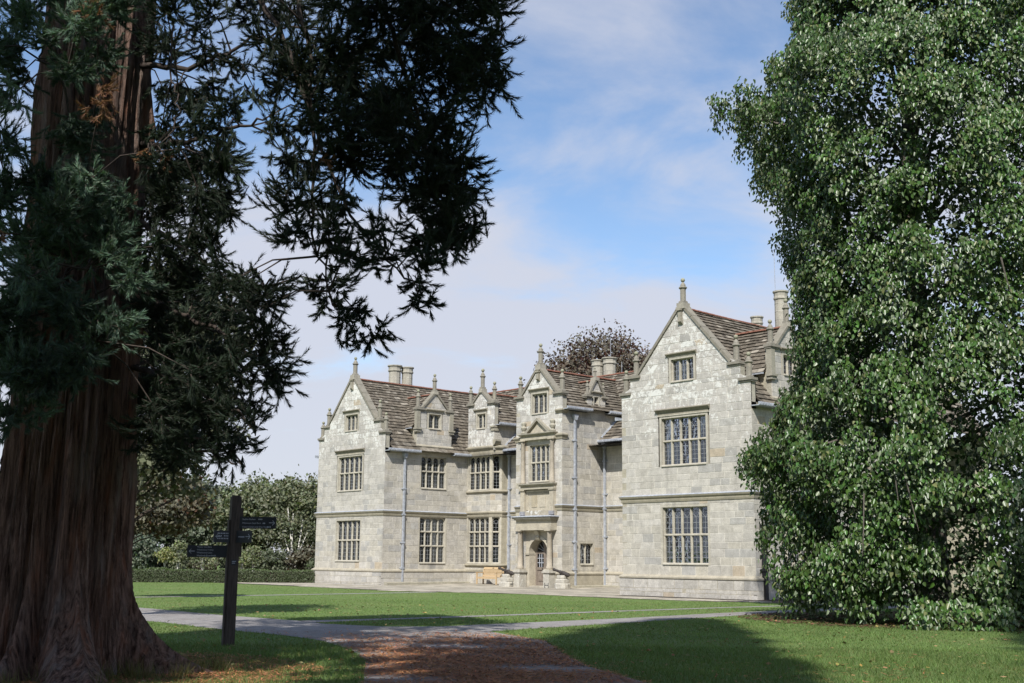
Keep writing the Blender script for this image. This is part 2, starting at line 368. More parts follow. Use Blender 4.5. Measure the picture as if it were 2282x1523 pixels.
while y < 47.2:
    d = rnd.uniform(.45, .8); x = -72 + rnd.uniform(0, .6)
    while x < -27.5:
        w = rnd.uniform(.55, 1.15); cx, cy = x + w / 2, y + d / 2
        inside = y > max(ter_y(x), ter_y(x + w)) + .02
        house = (cy > 39.75 and (-63.6 < cx < -56.3 or -37.8 < cx < -30.0)) or (cy > 47 and -57 < cx < -37)
        grassy = cy > 38.9 and -37.9 < cx < -26
        if inside and not house and not grassy and not (cy > 43.8 and -49.4 < cx < -45.9) and x + w < -27: slabs.append((x, y, w, d))
        x += w
    y += d
slabs.sort(key=lambda q: math.hypot(q[0], q[1]))
def slab_geo(b, q):
    x, y, w, d = q; g = .009; j = rnd.uniform(0, .012); k = rnd.uniform(.66, 1.15)
    t = (.36 * k, .33 * k, .275 * k, rnd.uniform(.1, .5)); e = .012
    zt = [terrace_z(v) + j for v in (y, y + d)]; x0, x1, y0, y1 = x + g, x + w - g, y + g, y + d - g
    p = [(x0, y0, 0), (x1, y0, 0), (x1, y1, 0), (x0, y1, 0), (x0, y0, zt[0] - e), (x1, y0, zt[0] - e), (x1, y1, zt[1] - e), (x0, y1, zt[1] - e),
         (x0 + e, y0 + e, zt[0]), (x1 - e, y0 + e, zt[0]), (x1 - e, y1 - e, zt[1]), (x0 + e, y1 - e, zt[1])]
    b.add(p, [(i, (i + 1) % 4, 4 + (i + 1) % 4, 4 + i) for i in range(4)] + [(4 + i, 4 + (i + 1) % 4, 8 + (i + 1) % 4, 8 + i) for i in range(4)] + [(8, 9, 10, 11)], t)
vis = [q for q in slabs if q[0] > -66]
for q in vis[:290]:
    b = MB(); slab_geo(b, q); b.build('paving_slab', 'slab', terrace)
b = MB()
for q in [q for q in slabs if q not in vis[:290]]: slab_geo(b, q)
if b.f: b.build('far_paving', 'slab', terrace, kind='stuff')

# ------------------------------------------------------------------ the house
house = thing('country_house', 'large grey sandstone manor house with pinnacled gables and stone slate roofs', 'house', (-47, 44, 0))

def stone_tint(lich, warm, r=rnd):
    k = r.uniform(.88, 1.08); w = warm * r.uniform(.5, 1.4); u = r.random()
    c = [.455 * k, (.438 - .008 * w) * k, (.414 - .036 * w) * k]
    if u < .012: c = [.42, .36, .28]
    elif u < .14: c = [.385 * k, .375 * k, .355 * k]
    return (c[0], c[1], c[2], max(0, lich * r.uniform(.8, 1.2)))
def block(b, fr, P, o, tint, e=.005, back=-.05):
    # P: four (s, z) corners, counter-clockwise
    cs = sum(p[0] for p in P) / 4; cz = sum(p[1] for p in P) / 4
    I = []
    for s, z in P:
        I.append((s + (e if s < cs else -e), z + (e if z < cz else -e)))
    pts = [fr(s, z, back) for s, z in P] + [fr(s, z, o - e * .7) for s, z in P] + [fr(s, z, o) for s, z in I]
    b.add(pts, [(i, (i + 1) % 4, 4 + (i + 1) % 4, 4 + i) for i in range(4)] + [(4 + i, 4 + (i + 1) % 4, 8 + (i + 1) % 4, 8 + i) for i in range(4)] + [(8, 9, 10, 11)], tint)
def const(v): return lambda z: v
def pw(pts):
    def f(z):
        if z <= pts[0][0]: return pts[0][1]
        for (a, b), (c, d) in zip(pts, pts[1:]):
            if z <= c:
                return d if c == a else b + (d - b) * (z - a) / (c - a)
        return pts[-1][1]
    return f
def ashlar(name, fr, z0, z1, smin, smax, holes=(), lich=lambda s, z: .4, warm=lambda s, z: .6, oo=0.0, extra=(), each=False, course=.33, width=(.38, .95), parent=None):
    """coursed squared stone: every block its own geometry, recessed pale mortar between"""
    parent = parent or house
    br = {round(z0, 3), round(z1, 3)}
    for h in holes:
        for z in (h[2], h[3]):
            if z0 < z < z1: br.add(round(z, 3))
    for z in extra:
        if z0 < z < z1: br.add(round(z, 3))
    br = sorted(br); mb = MB(); wallb = MB(); blocks = []
    zs = [br[0]]
    for a, c in zip(br, br[1:]):
        n = max(1, round((c - a) / course)); w = [rnd.uniform(.8, 1.2) for _ in range(n)]; t = sum(w); z = a
        for q in w[:-1]:
            z += (c - a) * q / t; zs.append(z)
        zs.append(c)
    for a, c in zip(zs, zs[1:]):
        m = (a + c) / 2; e = .0005
        l0, l1, r0, r1 = smin(a + e), smin(c - e), smax(a + e), smax(c - e)
        cuts = sorted((h[0], h[1]) for h in holes if h[2] < m < h[3])
        runs = []; L = (l0, l1)
        for h in cuts:
            runs.append((L, (h[0], h[0]))); L = (h[1], h[1])
        runs.append((L, (r0, r1)))
        for (la, lc), (ra, rc) in runs:
            if ra - la < .03 and rc - lc < .03: continue
            mb.quad(fr(la, a, oo - .007), fr(ra, a, oo - .007), fr(rc, c, oo - .007), fr(lc, c, oo - .007))
            W = max(ra - la, rc - lc); x = 0; g = .011; cutsx = [0.0]
            while x < 1:
                x += rnd.uniform(*width) / W
                if x > 1 - .22 / W: x = 1
                cutsx.append(x)
            for i, (u, v) in enumerate(zip(cutsx, cutsx[1:])):
                ga = g if i else 0; gb = g if v < 1 else 0
                P = [(la + (ra - la) * u + ga, a + g), (la + (ra - la) * v - gb, a + g), (lc + (rc - lc) * v - gb, c - g), (lc + (rc - lc) * u + ga, c - g)]
                if P[1][0] - P[0][0] < .03 or P[2][0] - P[3][0] < .0:
                    if P[1][0] - P[0][0] < .06: continue
                    P[2] = P[3] = ((P[2][0] + P[3][0]) / 2, P[2][1])
                s = (P[0][0] + P[1][0]) / 2
                blocks.append((P, oo + rnd.uniform(-.001, .006), stone_tint(lich(s, m), warm(s, m))))
    w = mb.build(name, 'mortar', parent)
    if each:
        blocks.sort(key=lambda q: -(q[0][1][0] - q[0][0][0]) * (q[0][2][1] - q[0][1][1]))
        for q in blocks[:each]:
            b = MB(); block(b, fr, *q); b.build('stone_block', 'stone', w)
        blocks = blocks[each:]
    b = MB()
    for q in blocks: block(b, fr, *q)
    if b.f: b.build('stonework', 'stone', w, kind='stuff')
    return w

def window(fr, s0, s1, z0, z1, nl, rows=(), arch=False, hood=None, curtain=None, name='window', sur=.11, lead=.2, blind=False, k=1.0):
    """stone mullioned window with leaded lights; s0..z1 is the glazed opening"""
    f = MB((.43, .405, .345, .25)); d0 = -.26
    f.box(fr, s0 - sur, s0, z0 - .09, z1 + .10, d0, .006); f.box(fr, s1, s1 + sur, z0 - .09, z1 + .10, d0, .006)
    f.box(fr, s0, s1, z1, z1 + .10, d0, .006)
    f.prism_s(fr, [(d0, z0 - .09), (.05, z0 - .09), (.05, z0 - .045), (-.05, z0), (d0, z0)], s0, s1)
    for a, c in ((s0, s0 + .045), (s1 - .045, s1)): f.box(fr, a, c, z0, z1, d0, -.10)
    f.box(fr, s0, s1, z1 - .04, z1, d0, -.10)
    mw = .092; W = s1 - s0 - .09; lw = (W - mw * (nl - 1)) / nl
    lights = [(s0 + .045 + i * (lw + mw), s0 + .045 + i * (lw + mw) + lw) for i in range(nl)]
    ztop = z1 - .04; zz = [z0] + list(rows) + [ztop]
    if arch:
        for a, c in lights:
            cx, hw = (a + c) / 2, (c - a) / 2; hh = hw * .95; arcs = [(cx + hw * math.cos(t), ztop - hh + hh * math.sin(t) ** .8) for t in np.linspace(0, math.pi, 11)]
            for (x0, y0), (x1, y1) in zip(arcs, arcs[1:]):
                f.prism(fr, [(x1, y1), (x0, y0), (x0, ztop + .01), (x1, ztop + .01)], -.19, -.11)
    if hood == 'label':
        f.prism_s(fr, [(0, z1 + .13), (.03, z1 + .13), (.05, z1 + .18), (.12, z1 + .24), (.12, z1 + .28), (0, z1 + .32)], s0 - .24, s1 + .20, (.27, .25, .20, .25))
        f.box(fr, s0 - .20, s1 + .16, z1 + .1, z1 + .13, -.1, .02)
    elif hood == 'frieze':
        h = .40
        f.box(fr, s0 - .19, s1 + .19, z1 + .1, z1 + .15, -.1, .035); f.box(fr, s0 - .16, s1 + .16, z1 + .15, z1 + h - .14, -.1, .02, (.30, .275, .22, .25))
        f.prism_s(fr, [(0, z1 + h - .14), (.05, z1 + h - .14), (.07, z1 + h - .1), (.15, z1 + h - .03), (.15, z1 + h), (0, z1 + h + .05)], s0 - .29, s1 + .25, (.24, .22, .18, .3))
    w = f.build(name, 'stone', house)
    for (a, c), (e, g) in zip(lights, lights[1:]):
        m = MB((.43, .405, .34, .2)); mid = (c + e) / 2; h = mw / 2
        m.prism_z(fr, [(mid - h, -.17), (mid - .02, -.085), (mid + .02, -.085), (mid + h, -.17), (mid + .03, -.25), (mid - .03, -.25)], z0, ztop + .02); m.build('mullion', 'stone', w)
    for z in rows:
        m = MB((.43, .405, .34, .2)); m.prism_s(fr, [(-.25, z - .03), (-.17, z - .052), (-.08, z - .028), (-.08, z + .02), (-.17, z + .052), (-.25, z + .03)], s0 + .02, s1 - .02); m.build('transom', 'stone', w)
    ld = MB((.5, .5, .5, 0)); cw = .0068
    for li, (a, c) in enumerate(lights):
        cx = (a + c) / 2
        for r in range(len(zz) - 1):
            za, zb = zz[r] + (.05 if r else 0), zz[r + 1] - (.05 if r < len(zz) - 2 else 0)
            p = MB(); t1, t2 = rnd.uniform(-.012, .012), rnd.uniform(-.012, .012)
            q = [fr(a, za, -.176 + t1), fr(c, za, -.176 + t2), fr(c, zb, -.176 + t2), fr(a, zb, -.176 + t1)]
            q2 = [fr(a, za, -.181 + t1), fr(c, za, -.181 + t2), fr(c, zb, -.181 + t2), fr(a, zb, -.181 + t1)]
            p.add(q + q2, [(0, 1, 2, 3), (7, 6, 5, 4)]); p.build('pane', 'glass', w)
            top = r == len(zz) - 2
            dz = min(.30, (zb - za) * .3) if (top and not blind) else 0
            zg = zb - dz - (.10 if top and dz else 0)
            ld.box(fr, cx - cw, cx + cw, za, zg, -.172, -.158)
            nb = max(1, round((zg - za) / (lead * 1.05)))
            for i in range(1, nb + (1 if dz else 0)): 
                z = za + (zg - za) * i / nb; ld.box(fr, a, c, z - cw, z + cw, -.171, -.160)
            if dz:
                D_ = [(cx, zg), (c - .04, zg + dz / 2), (cx, zg + dz), (a + .04, zg + dz / 2)]
                for i in range(4):
                    (x0, y0), (x1, y1) = D_[i], D_[(i + 1) % 4]; L = math.hypot(x1 - x0, y1 - y0); nx, ny = -(y1 - y0) / L * cw, (x1 - x0) / L * cw
                    ld.prism(fr, [(x0 + nx, y0 + ny), (x0 - nx, y0 - ny), (x1 - nx, y1 - ny), (x1 + nx, y1 + ny)][::-1], -.170, -.160)
                for x0, x1 in ((a, a + .04), (c - .04, c)): ld.box(fr, x0, x1, zg + dz / 2 - cw, zg + dz / 2 + cw, -.171, -.161)
    ld.build('leading', 'lead_came', w)
    if curtain:
        for (a, c, prof) in curtain:     # hanging net: pleated sheet with a scalloped lower edge
            cb = MB((.7, .7, .72, 0)); n = 22
            for i in range(n):
                u0, u1 = i / n, (i + 1) / n; xa, xb = a + (c - a) * u0, a + (c - a) * u1
                oa, ob_ = -.36 + .02 * math.sin(i * 1.9), -.36 + .02 * math.sin((i + 1) * 1.9)
                cb.quad(fr(xa, prof(u0), oa), fr(xb, prof(u1), ob_), fr(xb, ztop, ob_), fr(xa, ztop, oa))
            cb.build('curtain', 'curtain', w)
    return w
def hole(s0, s1, z0, z1, sur=.11, top=.10): return (s0 - sur, s1 + sur, z0 - .09, z1 + top)

def pinnacle(x, y, z, h, r=.14, parent=None):
    """square foot, panelled octagonal shaft, moulded cap and ball"""
    r *= .92; h *= 1.05; b = MB((.245, .23, .195, .42)); a = math.pi / 8
    b.lathe(x, y, [(r * 1.55, z), (r * 1.55, z + h * .07), (r * 1.2, z + h * .10)], 4, math.pi / 4)
    b.lathe(x, y, [(r, z + h * .10), (r, z + h * .55), (r * 1.28, z + h * .58), (r * 1.45, z + h * .60), (r * 1.45, z + h * .63), (r * 1.0, z + h * .66), (r * .92, z + h * .73), (r * .45, z + h * .81), (r * .28, z + h * .845)], 8, a)
    p = b.build('pinnacle', 'stone', parent or house)
    c = MB((.27, .27, .20, .5)); rb = h * .085; zc = z + h - rb
    c.lathe(x, y, [(rb * math.cos(t), zc + rb * math.sin(t)) for t in np.linspace(-1.4, 1.4, 8)], 10); c.build('ball', 'stone', p, smooth=True)
    return p

SLATE_LIMIT = [0]
def slates(name, E0, u, L, v, H, gauge=.25, each=0, hi=None):
    """courses of stone slates laid up the slope from the eaves point E0"""
    E0, u, v = Vector(E0), Vector(u).normalized(), Vector(v).normalized(); n = u.cross(v)
    if n.z < 0: n = -n
    P = lambda a, d, o: tuple(E0 + u * a + v * d + n * o)
    deck = MB((.1, .09, .08, 0)); deck.quad(P(0, 0, -.03), P(L, 0, -.03), P(L, H, -.03), P(0, H, -.03)); root = deck.build(name, 'soil', house)
    rows = []; d = -.08
    while d < H:
        g = gauge * (1.28 - .48 * max(0, d) / H) * rnd.uniform(.92, 1.08); rows.append((d, g)); d += g
    geo = []
    for d, g in rows:
        a = -rnd.uniform(0, .3); wav = rnd.uniform(-.012, .012)
        while a < L:
            w = rnd.uniform(.20, .52) * (1.1 - .35 * max(0, d) / H); x0, x1 = max(0, a) + .004, min(L, a + w) - .004; a += w
            if x1 - x0 < .06: continue
            j = rnd.uniform(-.010, .010); t = rnd.uniform(.034, .060); lift = rnd.uniform(.0, .014) + wav * .4; top = min(d + g * 1.5, H)
            k = rnd.uniform(.7, 1.25); u_ = rnd.random()
            c = (.135 * k, .118 * k, .096 * k, .4) if u_ > .15 else (.22 * k, .20 * k, .17 * k, .4)
            gp = .045 + lift; t2 = t * .6
            pts = [P(x0, d + j, gp + t2), P(x1, d + j + rnd.uniform(-.010, .010), gp + t2 + rnd.uniform(-.008, .008)), P(x1, top, .004), P(x0, top, .004),
                   P(x0, d + j + .006, gp), P(x1, d + j + .006, gp), P(x1, top, -.02), P(x0, top, -.02)]
            geo.append((pts, c, (x1 - x0) * g))
    F = [(0, 1, 2, 3), (4, 5, 1, 0), (5, 6, 2, 1), (7, 4, 0, 3), (7, 6, 5, 4)]
    if each:
        geo.sort(key=lambda q: -q[2])
        for pts, c, _ in geo[:each]:
            b = MB(); b.add(pts, F, c); b.build('roof_slate', 'slate', root)
        geo = geo[each:]
    b = MB()
    for pts, c, _ in geo: b.add(pts, F, c)
    if b.f: b.build('slate_courses', 'slate', root, kind='stuff')
    return root
def ridge(p0, p1, sag=0.0):
    """half-round red clay tiles butted along a ridge"""
    p0, p1 = Vector(p0), Vector(p1); L = (p1 - p0).length; n = max(1, round(L / .46)); u = (p1 - p0) / L; side = Vector((u.y, -u.x, 0)).normalized()
    for i in range(n):
        a = p0 + u * (L * i / n + .004); b = p0 + u * (L * (i + 1) / n - .004); mb = MB((.3, .1, .06, 0)); pts = []
        dz = -sag * math.sin(math.pi * (i + .5) / n) + rnd.uniform(-.006, .006)
        for q in (a, b):
            for t in np.linspace(-.25, math.pi + .25, 7):
                w = q + side * (.115 * math.cos(t)) + Vector((0, 0, .075 * math.sin(t) - .01 + dz)); pts.append(tuple(w))
        mb.add(pts, [(j, j + 1, 8 + j, 7 + j) for j in range(6)] + [tuple(range(6, -1, -1)), tuple(range(7, 14))]); mb.build('ridge_tile', 'clay', house)
def gutter(path, z, w=.40, h=.16):
    b = MB((.3, .33, .4, 0)); b.sweep(path, [(0, z - h), (w, z - h), (w + .03, z - h + .03), (w + .03, z - .02), (w, z), (w - .03, z), (w - .03, z - h + .04), (0, z - h + .04)])
    g = b.build('lead_gutter', 'lead', house)
    e = MB()   # cast ornament along the face
    for (xa, ya), (xb, yb) in zip(path, path[1:]):
        L = math.hypot(xb - xa, yb - ya); dx, dy = (xb - xa) / L, (yb - ya) / L; fr = Fr(xa, ya, dx, dy); n = int(L / .16)
        for i in range(n):
            s = (i + .5) * L / n; e.prism(fr, [(s - .05, z - h / 2), (s, z - h + .04), (s + .05, z - h / 2), (s, z - .03)], w + .02, w + .04)
    if e.f: e.build('cast_ornament', 'lead', g, kind='stuff')
    return g
def downpipe(fr, s, z0, z1, collars, mat='lead', shoe=True, head=True, r=.055):
    b = MB((.3, .33, .4, 0)); b.box(fr, s - r, s + r, z0, z1, .05, .05 + 2 * r)
    if head:
        b.prism(fr, [(s - r, z1), (s + r, z1), (s + .15, z1 + .22), (s + .15, z1 + .30), (s - .15, z1 + .30), (s - .15, z1 + .22)], .03, .24)
    p = b.build('downpipe', mat, house)
    for z in collars:
        c = MB(); c.box(fr, s - r - .05, s + r + .05, z - .045, z + .045, .008, .05 + 2 * r + .02); c.box(fr, s - r - .09, s + r + .09, z - .02, z + .02, .008, .05); c.build('collar', mat, p)
    return p

def coping(fr, s0, z0, s1, z1, o0=-.36, o1=.07, th=.13):
    """raked gable coping from (s0, z0) up to (s1, z1)"""
    L = math.hypot(s1 - s0, z1 - z0); nx, nz = -(z1 - z0) / L, (s1 - s0) / L
    if nz < 0: nx, nz = -nx, -nz
    b = MB((.225, .21, .175, .45)); n = max(2, round(L / .75))
    for i in range(n):
        a, c = i / n + .003, (i + 1) / n - .003; j = rnd.uniform(-.006, .006)
        A = (s0 + (s1 - s0) * a, z0 + (z1 - z0) * a); C = (s0 + (s1 - s0) * c, z0 + (z1 - z0) * c)
        poly = [A, C, (C[0] + nx * (th + j), C[1] + nz * (th + j)), (A[0] + nx * (th + j), A[1] + nz * (th + j))]
        if s1 < s0: poly = poly[::-1]
        b.prism(fr, poly, o0, o1)
    return b.build('gable_coping', 'stone', house)
def ledge(fr, s0, s1, z, o0=-.36, o1=.10, h=.11):
    b = MB((.24, .225, .19, .5)); b.box(fr, s0, s1, z - h, z, o0, o1); b.box(fr, s0 + .03, s1 - .03, z - h - .07, z - h, o0 + .03, o1 - .05)
    return b.build('kneeler', 'stone', house)
def pendant(fr, s, z0, z1):
    b = MB((.30, .28, .23, .4)); b.box(fr, s - .12, s + .12, z1 - .1, z1, 0, .2); b.box(fr, s - .085, s + .085, z0 + .1, z1 - .1, 0, .14)
    b.prism_s(fr, [(0, z0 - .05), (.04, z0 - .05), (.15, z0 + .06), (.15, z0 + .1), (0, z0 + .1)], s - .1, s + .1); b.build('gable_bracket', 'stone', house)
STRING = lambda z: [(0, z - .30), (.03, z - .30), (.05, z - .22), (.05, z - .16), (.10, z - .10), (.12, z - .05), (.12, z - .02), (0, z + .03)]
def string_course(path, z, lead=True):
    b = MB((.31, .285, .22, .25)); b.sweep(path, STRING(z)); s = b.build('string_course', 'stone', house)
    if lead:
        c = MB(); c.sweep(path, [(0, z + .031), (.122, z - .018), (.128, z - .026), (.128, z - .014), (0, z + .040)]); c.build('lead_flashing', 'lead', s)
def plinth(path, z, zb=-.05, o=.13):
    b = MB((.36, .33, .265, .4)); b.sweep(path, [(0, zb), (o - .02, zb), (o - .02, z - .16), (o + .02, z - .14), (o + .02, z - .08), (0, z + .02)]); return b.build('plinth', 'stone', house)
hiL = lambda s, z: .25 + .75 * max(0, min(1, (z - 4) / 5)); wmL = lambda s, z: 1.1 - .12 * z if z < 8 else .15

def plinth_blocks(fr, s0, s1, z, holes=()):
    ashlar('plinth_facing', fr, .0, z - .17, const(s0), const(s1), holes, lambda s, z: .35, lambda s, z: .5, oo=.112, course=.36, width=(.5, 1.1))

# ---- a gabled wing: front face at Y = yf, between x0 and x1
def wing(x0, x1, yf, k, each, dorm_e, yback, curtains=None, west=False, dorm_w=None):
    fr = FRONT(yf); xc = (x0 + x1) / 2
    z_s, z_e = 4.27 * k, 7.83 * k; zo, zi, za = 8.88 * k, 9.60 * k, 12.36 * k
    smin = pw([(0, x0), (zo, x0), (zo + .001, x0 + .55), (zi, x0 + .55), (zi + .001, x0 + 1.13), (za, xc - .04)])
    smax = pw([(0, x1), (zo, x1), (zo + .001, x1 - .55), (zi, x1 - .55), (zi + .001, x1 - 1.13), (za, xc + .04)])
    c = xc - .02; a = 1.27
    lo = (c - a, c + a, 1.42 * k, 3.74 * k); hi_ = (c - a, c + a, 5.56 * k, 7.55 * k); at = (c - .66, c + .64, 9.16 * k, 10.08 * k)
    hl = [hole(*lo), (hi_[0] - .2, hi_[1] + .2, hi_[2] - .09, hi_[3] + .38), (at[0] - .17, at[1] + .17, at[2] - .09, at[3] + .16)]
    ashlar('gable_wall', fr, .90, za, smin, smax, hl, hiL, wmL, extra=(z_s - .3, z_s + .02, zo, zi), each=each)
    plinth_blocks(fr, x0 - .11, x1 + .11, .93, [(c - .12, c + .1, .2, .36)] if k > 1 else [(c - .5, c - .36, .08, .16)])
    v = MB(); v.box(fr, *((c - .12, c + .1, .2, .36) if k > 1 else (c - .5, c - .36, .08, .16)), .0, .10); v.build('air_brick', 'vent', house)
    window(fr, *lo, 5, (2.58 * k,)); window(fr, *hi_, 5, (6.57 * k,), hood='frieze', curtain=curtains); window(fr, *at, 3, (), hood='label', lead=.22, blind=True)
    # side walls
    fe = EAST(x1); zt = z_e - .05
    y0, y1 = dorm_e; yc = (y0 + y1) / 2
    lo = (yc - .96, yc + .96, 1.34 * k, 3.93 * k); hi_ = (yc - .94, yc + .94, 5.70 * k, 7.53 * k)
    ashlar('side_wall', fe, .90, 7.60 * k, const(yf), const(yback), [hole(*lo), hole(*hi_)], lambda s, z: .22, lambda s, z: .75, extra=(z_s - .3, z_s + .02))
    plinth_blocks(fe, yf - .11, yback, .93)
    window(fe, *lo, 4, (2.28 * k, 3.11 * k), arch=True); window(fe, *hi_, 4, (6.66 * k,), arch=True)
    # wall dormer on the east side
    dormer(fe, y0, y1, 7.62 * k, 9.30 * k, 10.42 * k, 11.36 * k, x1, z_e, xc, za, 1)
    b = MB((.36, .33, .265, .5)); b.sweep([(x1, y0 - .05), (x1, y1 + .05)], [(-.1, 7.60 * k), (.03, 7.60 * k), (.06, 7.72 * k), (.06, 7.92 * k), (.10, 8.0 * k), (.12, 8.15 * k), (0, 8.24 * k), (-.1, 8.24 * k)]); b.build('dormer_cornice', 'stone', house)
    e = MB((.38, .35, .28, .2)); e.box(fe, yf, y0 - .05, 7.60 * k, zt + .1, -.2, .0); e.box(fe, y1 + .05, yback, 7.60 * k, zt + .1, -.2, .0); e.build('eaves_course', 'stone', house)
    gutter([(x1, yf - .02), (x1, y0 + .08)], z_e + .02); gutter([(x1, y1 - .08), (x1, yback)], z_e + .02)
    if dorm_w:
        fw_ = WEST(x0)
        b = MB((.38, .35, .28, .3)); b.box(fw_, -yback, -yf, 0, zt + .1, -.25, 0); b.build('side_wall', 'stone', house)
        dormer(fw_, -dorm_w[1], -dorm_w[0], 7.62 * k, 9.30 * k, 10.42 * k, 11.36 * k, x0, z_e, xc, za, -1)
        gutter([(x0, -(-yback)), (x0, dorm_w[1] - .08)], z_e + .02); gutter([(x0, dorm_w[0] + .08), (x0, yf - .02)], z_e + .02)
    else:
        b = MB((.38, .35, .28, .3)); b.box(WEST(x0), -yback, -yf, 0, zt + .1, -.25, -.006); b.build('side_wall', 'stone', house)
        gutter([(x0, yback), (x0, yf - .02)], z_e + .02)
    string_course([(x0, yback), (x0, yf), (x1, yf), (x1, yback)], z_s)
    plinth([(x0, yback), (x0, yf), (x1, yf), (x1, yback)], .93)
    # parapet gable: kneelers, copings, pinnacles
    ledge(fr, x0 - .08, x0 + .60, zo); ledge(fr, x1 - .60, x1 + .10, zo); ledge(fr, x0 + .50, x0 + 1.18, zi); ledge(fr, x1 - 1.18, x1 - .50, zi)
    coping(fr, x0 + 1.05, zi - .02, xc - .02, za + .0); coping(fr, x1 - 1.05, zi - .02, xc + .02, za + .0)
    core = MB((.38, .36, .3, .4))   # thickness of the parapet wall
    core.prism(fr, [(x0, 7.7 * k), (x1, 7.7 * k), (x1, zo - .1), (x1 - .55, zo - .1), (x1 - .55, zi - .1), (x1 - 1.13, zi - .1), (xc, za - .02), (x0 + 1.13, zi - .1), (x0 + .55, zi - .1), (x0 + .55, zo - .1), (x0, zo - .1)], -.34, -.30); core.build('parapet_back', 'stone', house)
    for x in (x0 + .02, x1 - .02):
        e = MB((.38, .36, .3, .4)); s = 1 if x > xc else -1
        e.box(fr, min(x, x - .02), max(x, x + .02) , 7.5 * k, zo - .1, -.34, -.006); e.build('parapet_end', 'stone', house)
    e = MB((.38, .36, .3, .5)); e.box(fr, x0 + .553, x0 + .60, zo - .1, zi - .1, -.34, -.006); e.box(fr, x1 - .60, x1 - .553, zo - .1, zi - .1, -.34, -.006); e.build('parapet_step', 'stone', house)
    pinnacle(x0 + .18, yf + .14, zo, 1.02 * k); pinnacle(x1 - .18, yf + .14, zo, 1.02 * k)
    pinnacle(x0 + .82, yf + .14, zi, 1.10 * k); pinnacle(x1 - .82, yf + .14, zi, 1.10 * k)
    b = MB((.34, .32, .27, .6)); b.box(fr, xc - .2, xc + .2, za - .02, za + .16, -.36, .10); b.box(fr, xc - .26, xc + .26, za - .12, za - .02, -.36, .10); b.build('apex_stone', 'stone', house)
    pinnacle(xc, yf + .13, za + .16, 1.08 * k, .145); pendant(fr, xc - .02, 11.62 * k, za - .1)
    # roof
    rise, run = za - .10 - (z_e + .02), (x1 - x0) / 2 + .22; H = math.hypot(rise, run)
    slates('roof_slope', (x1 + .22, yf + .34, z_e + .02), (0, 1, 0), yback - yf + 6, (-run, 0, rise), H, each=each and 290)
    slates('roof_slope', (x0 - .22, yf + .34, z_e + .02), (0, 1, 0), yback - yf + 6, (run, 0, rise), H)
    ridge((xc, yf + .42, za - .06), (xc, yback + 6, za - .06), .10 if k > 1 else .02)
    # floors inside
    for z in (.2, 4.1 * k, 8.0 * k):
        b = MB(); b.box(fr, x0 + .3, x1 - .3, z, z + .1, -(yback - yf), -.45); b.build('inner_floor', 'interior', house)
    b = MB(); b.box(fr, x0 + .3, x1 - .3, .3, 7.7, -3.2, -3.1); b.build('inner_partition', 'interior', house)

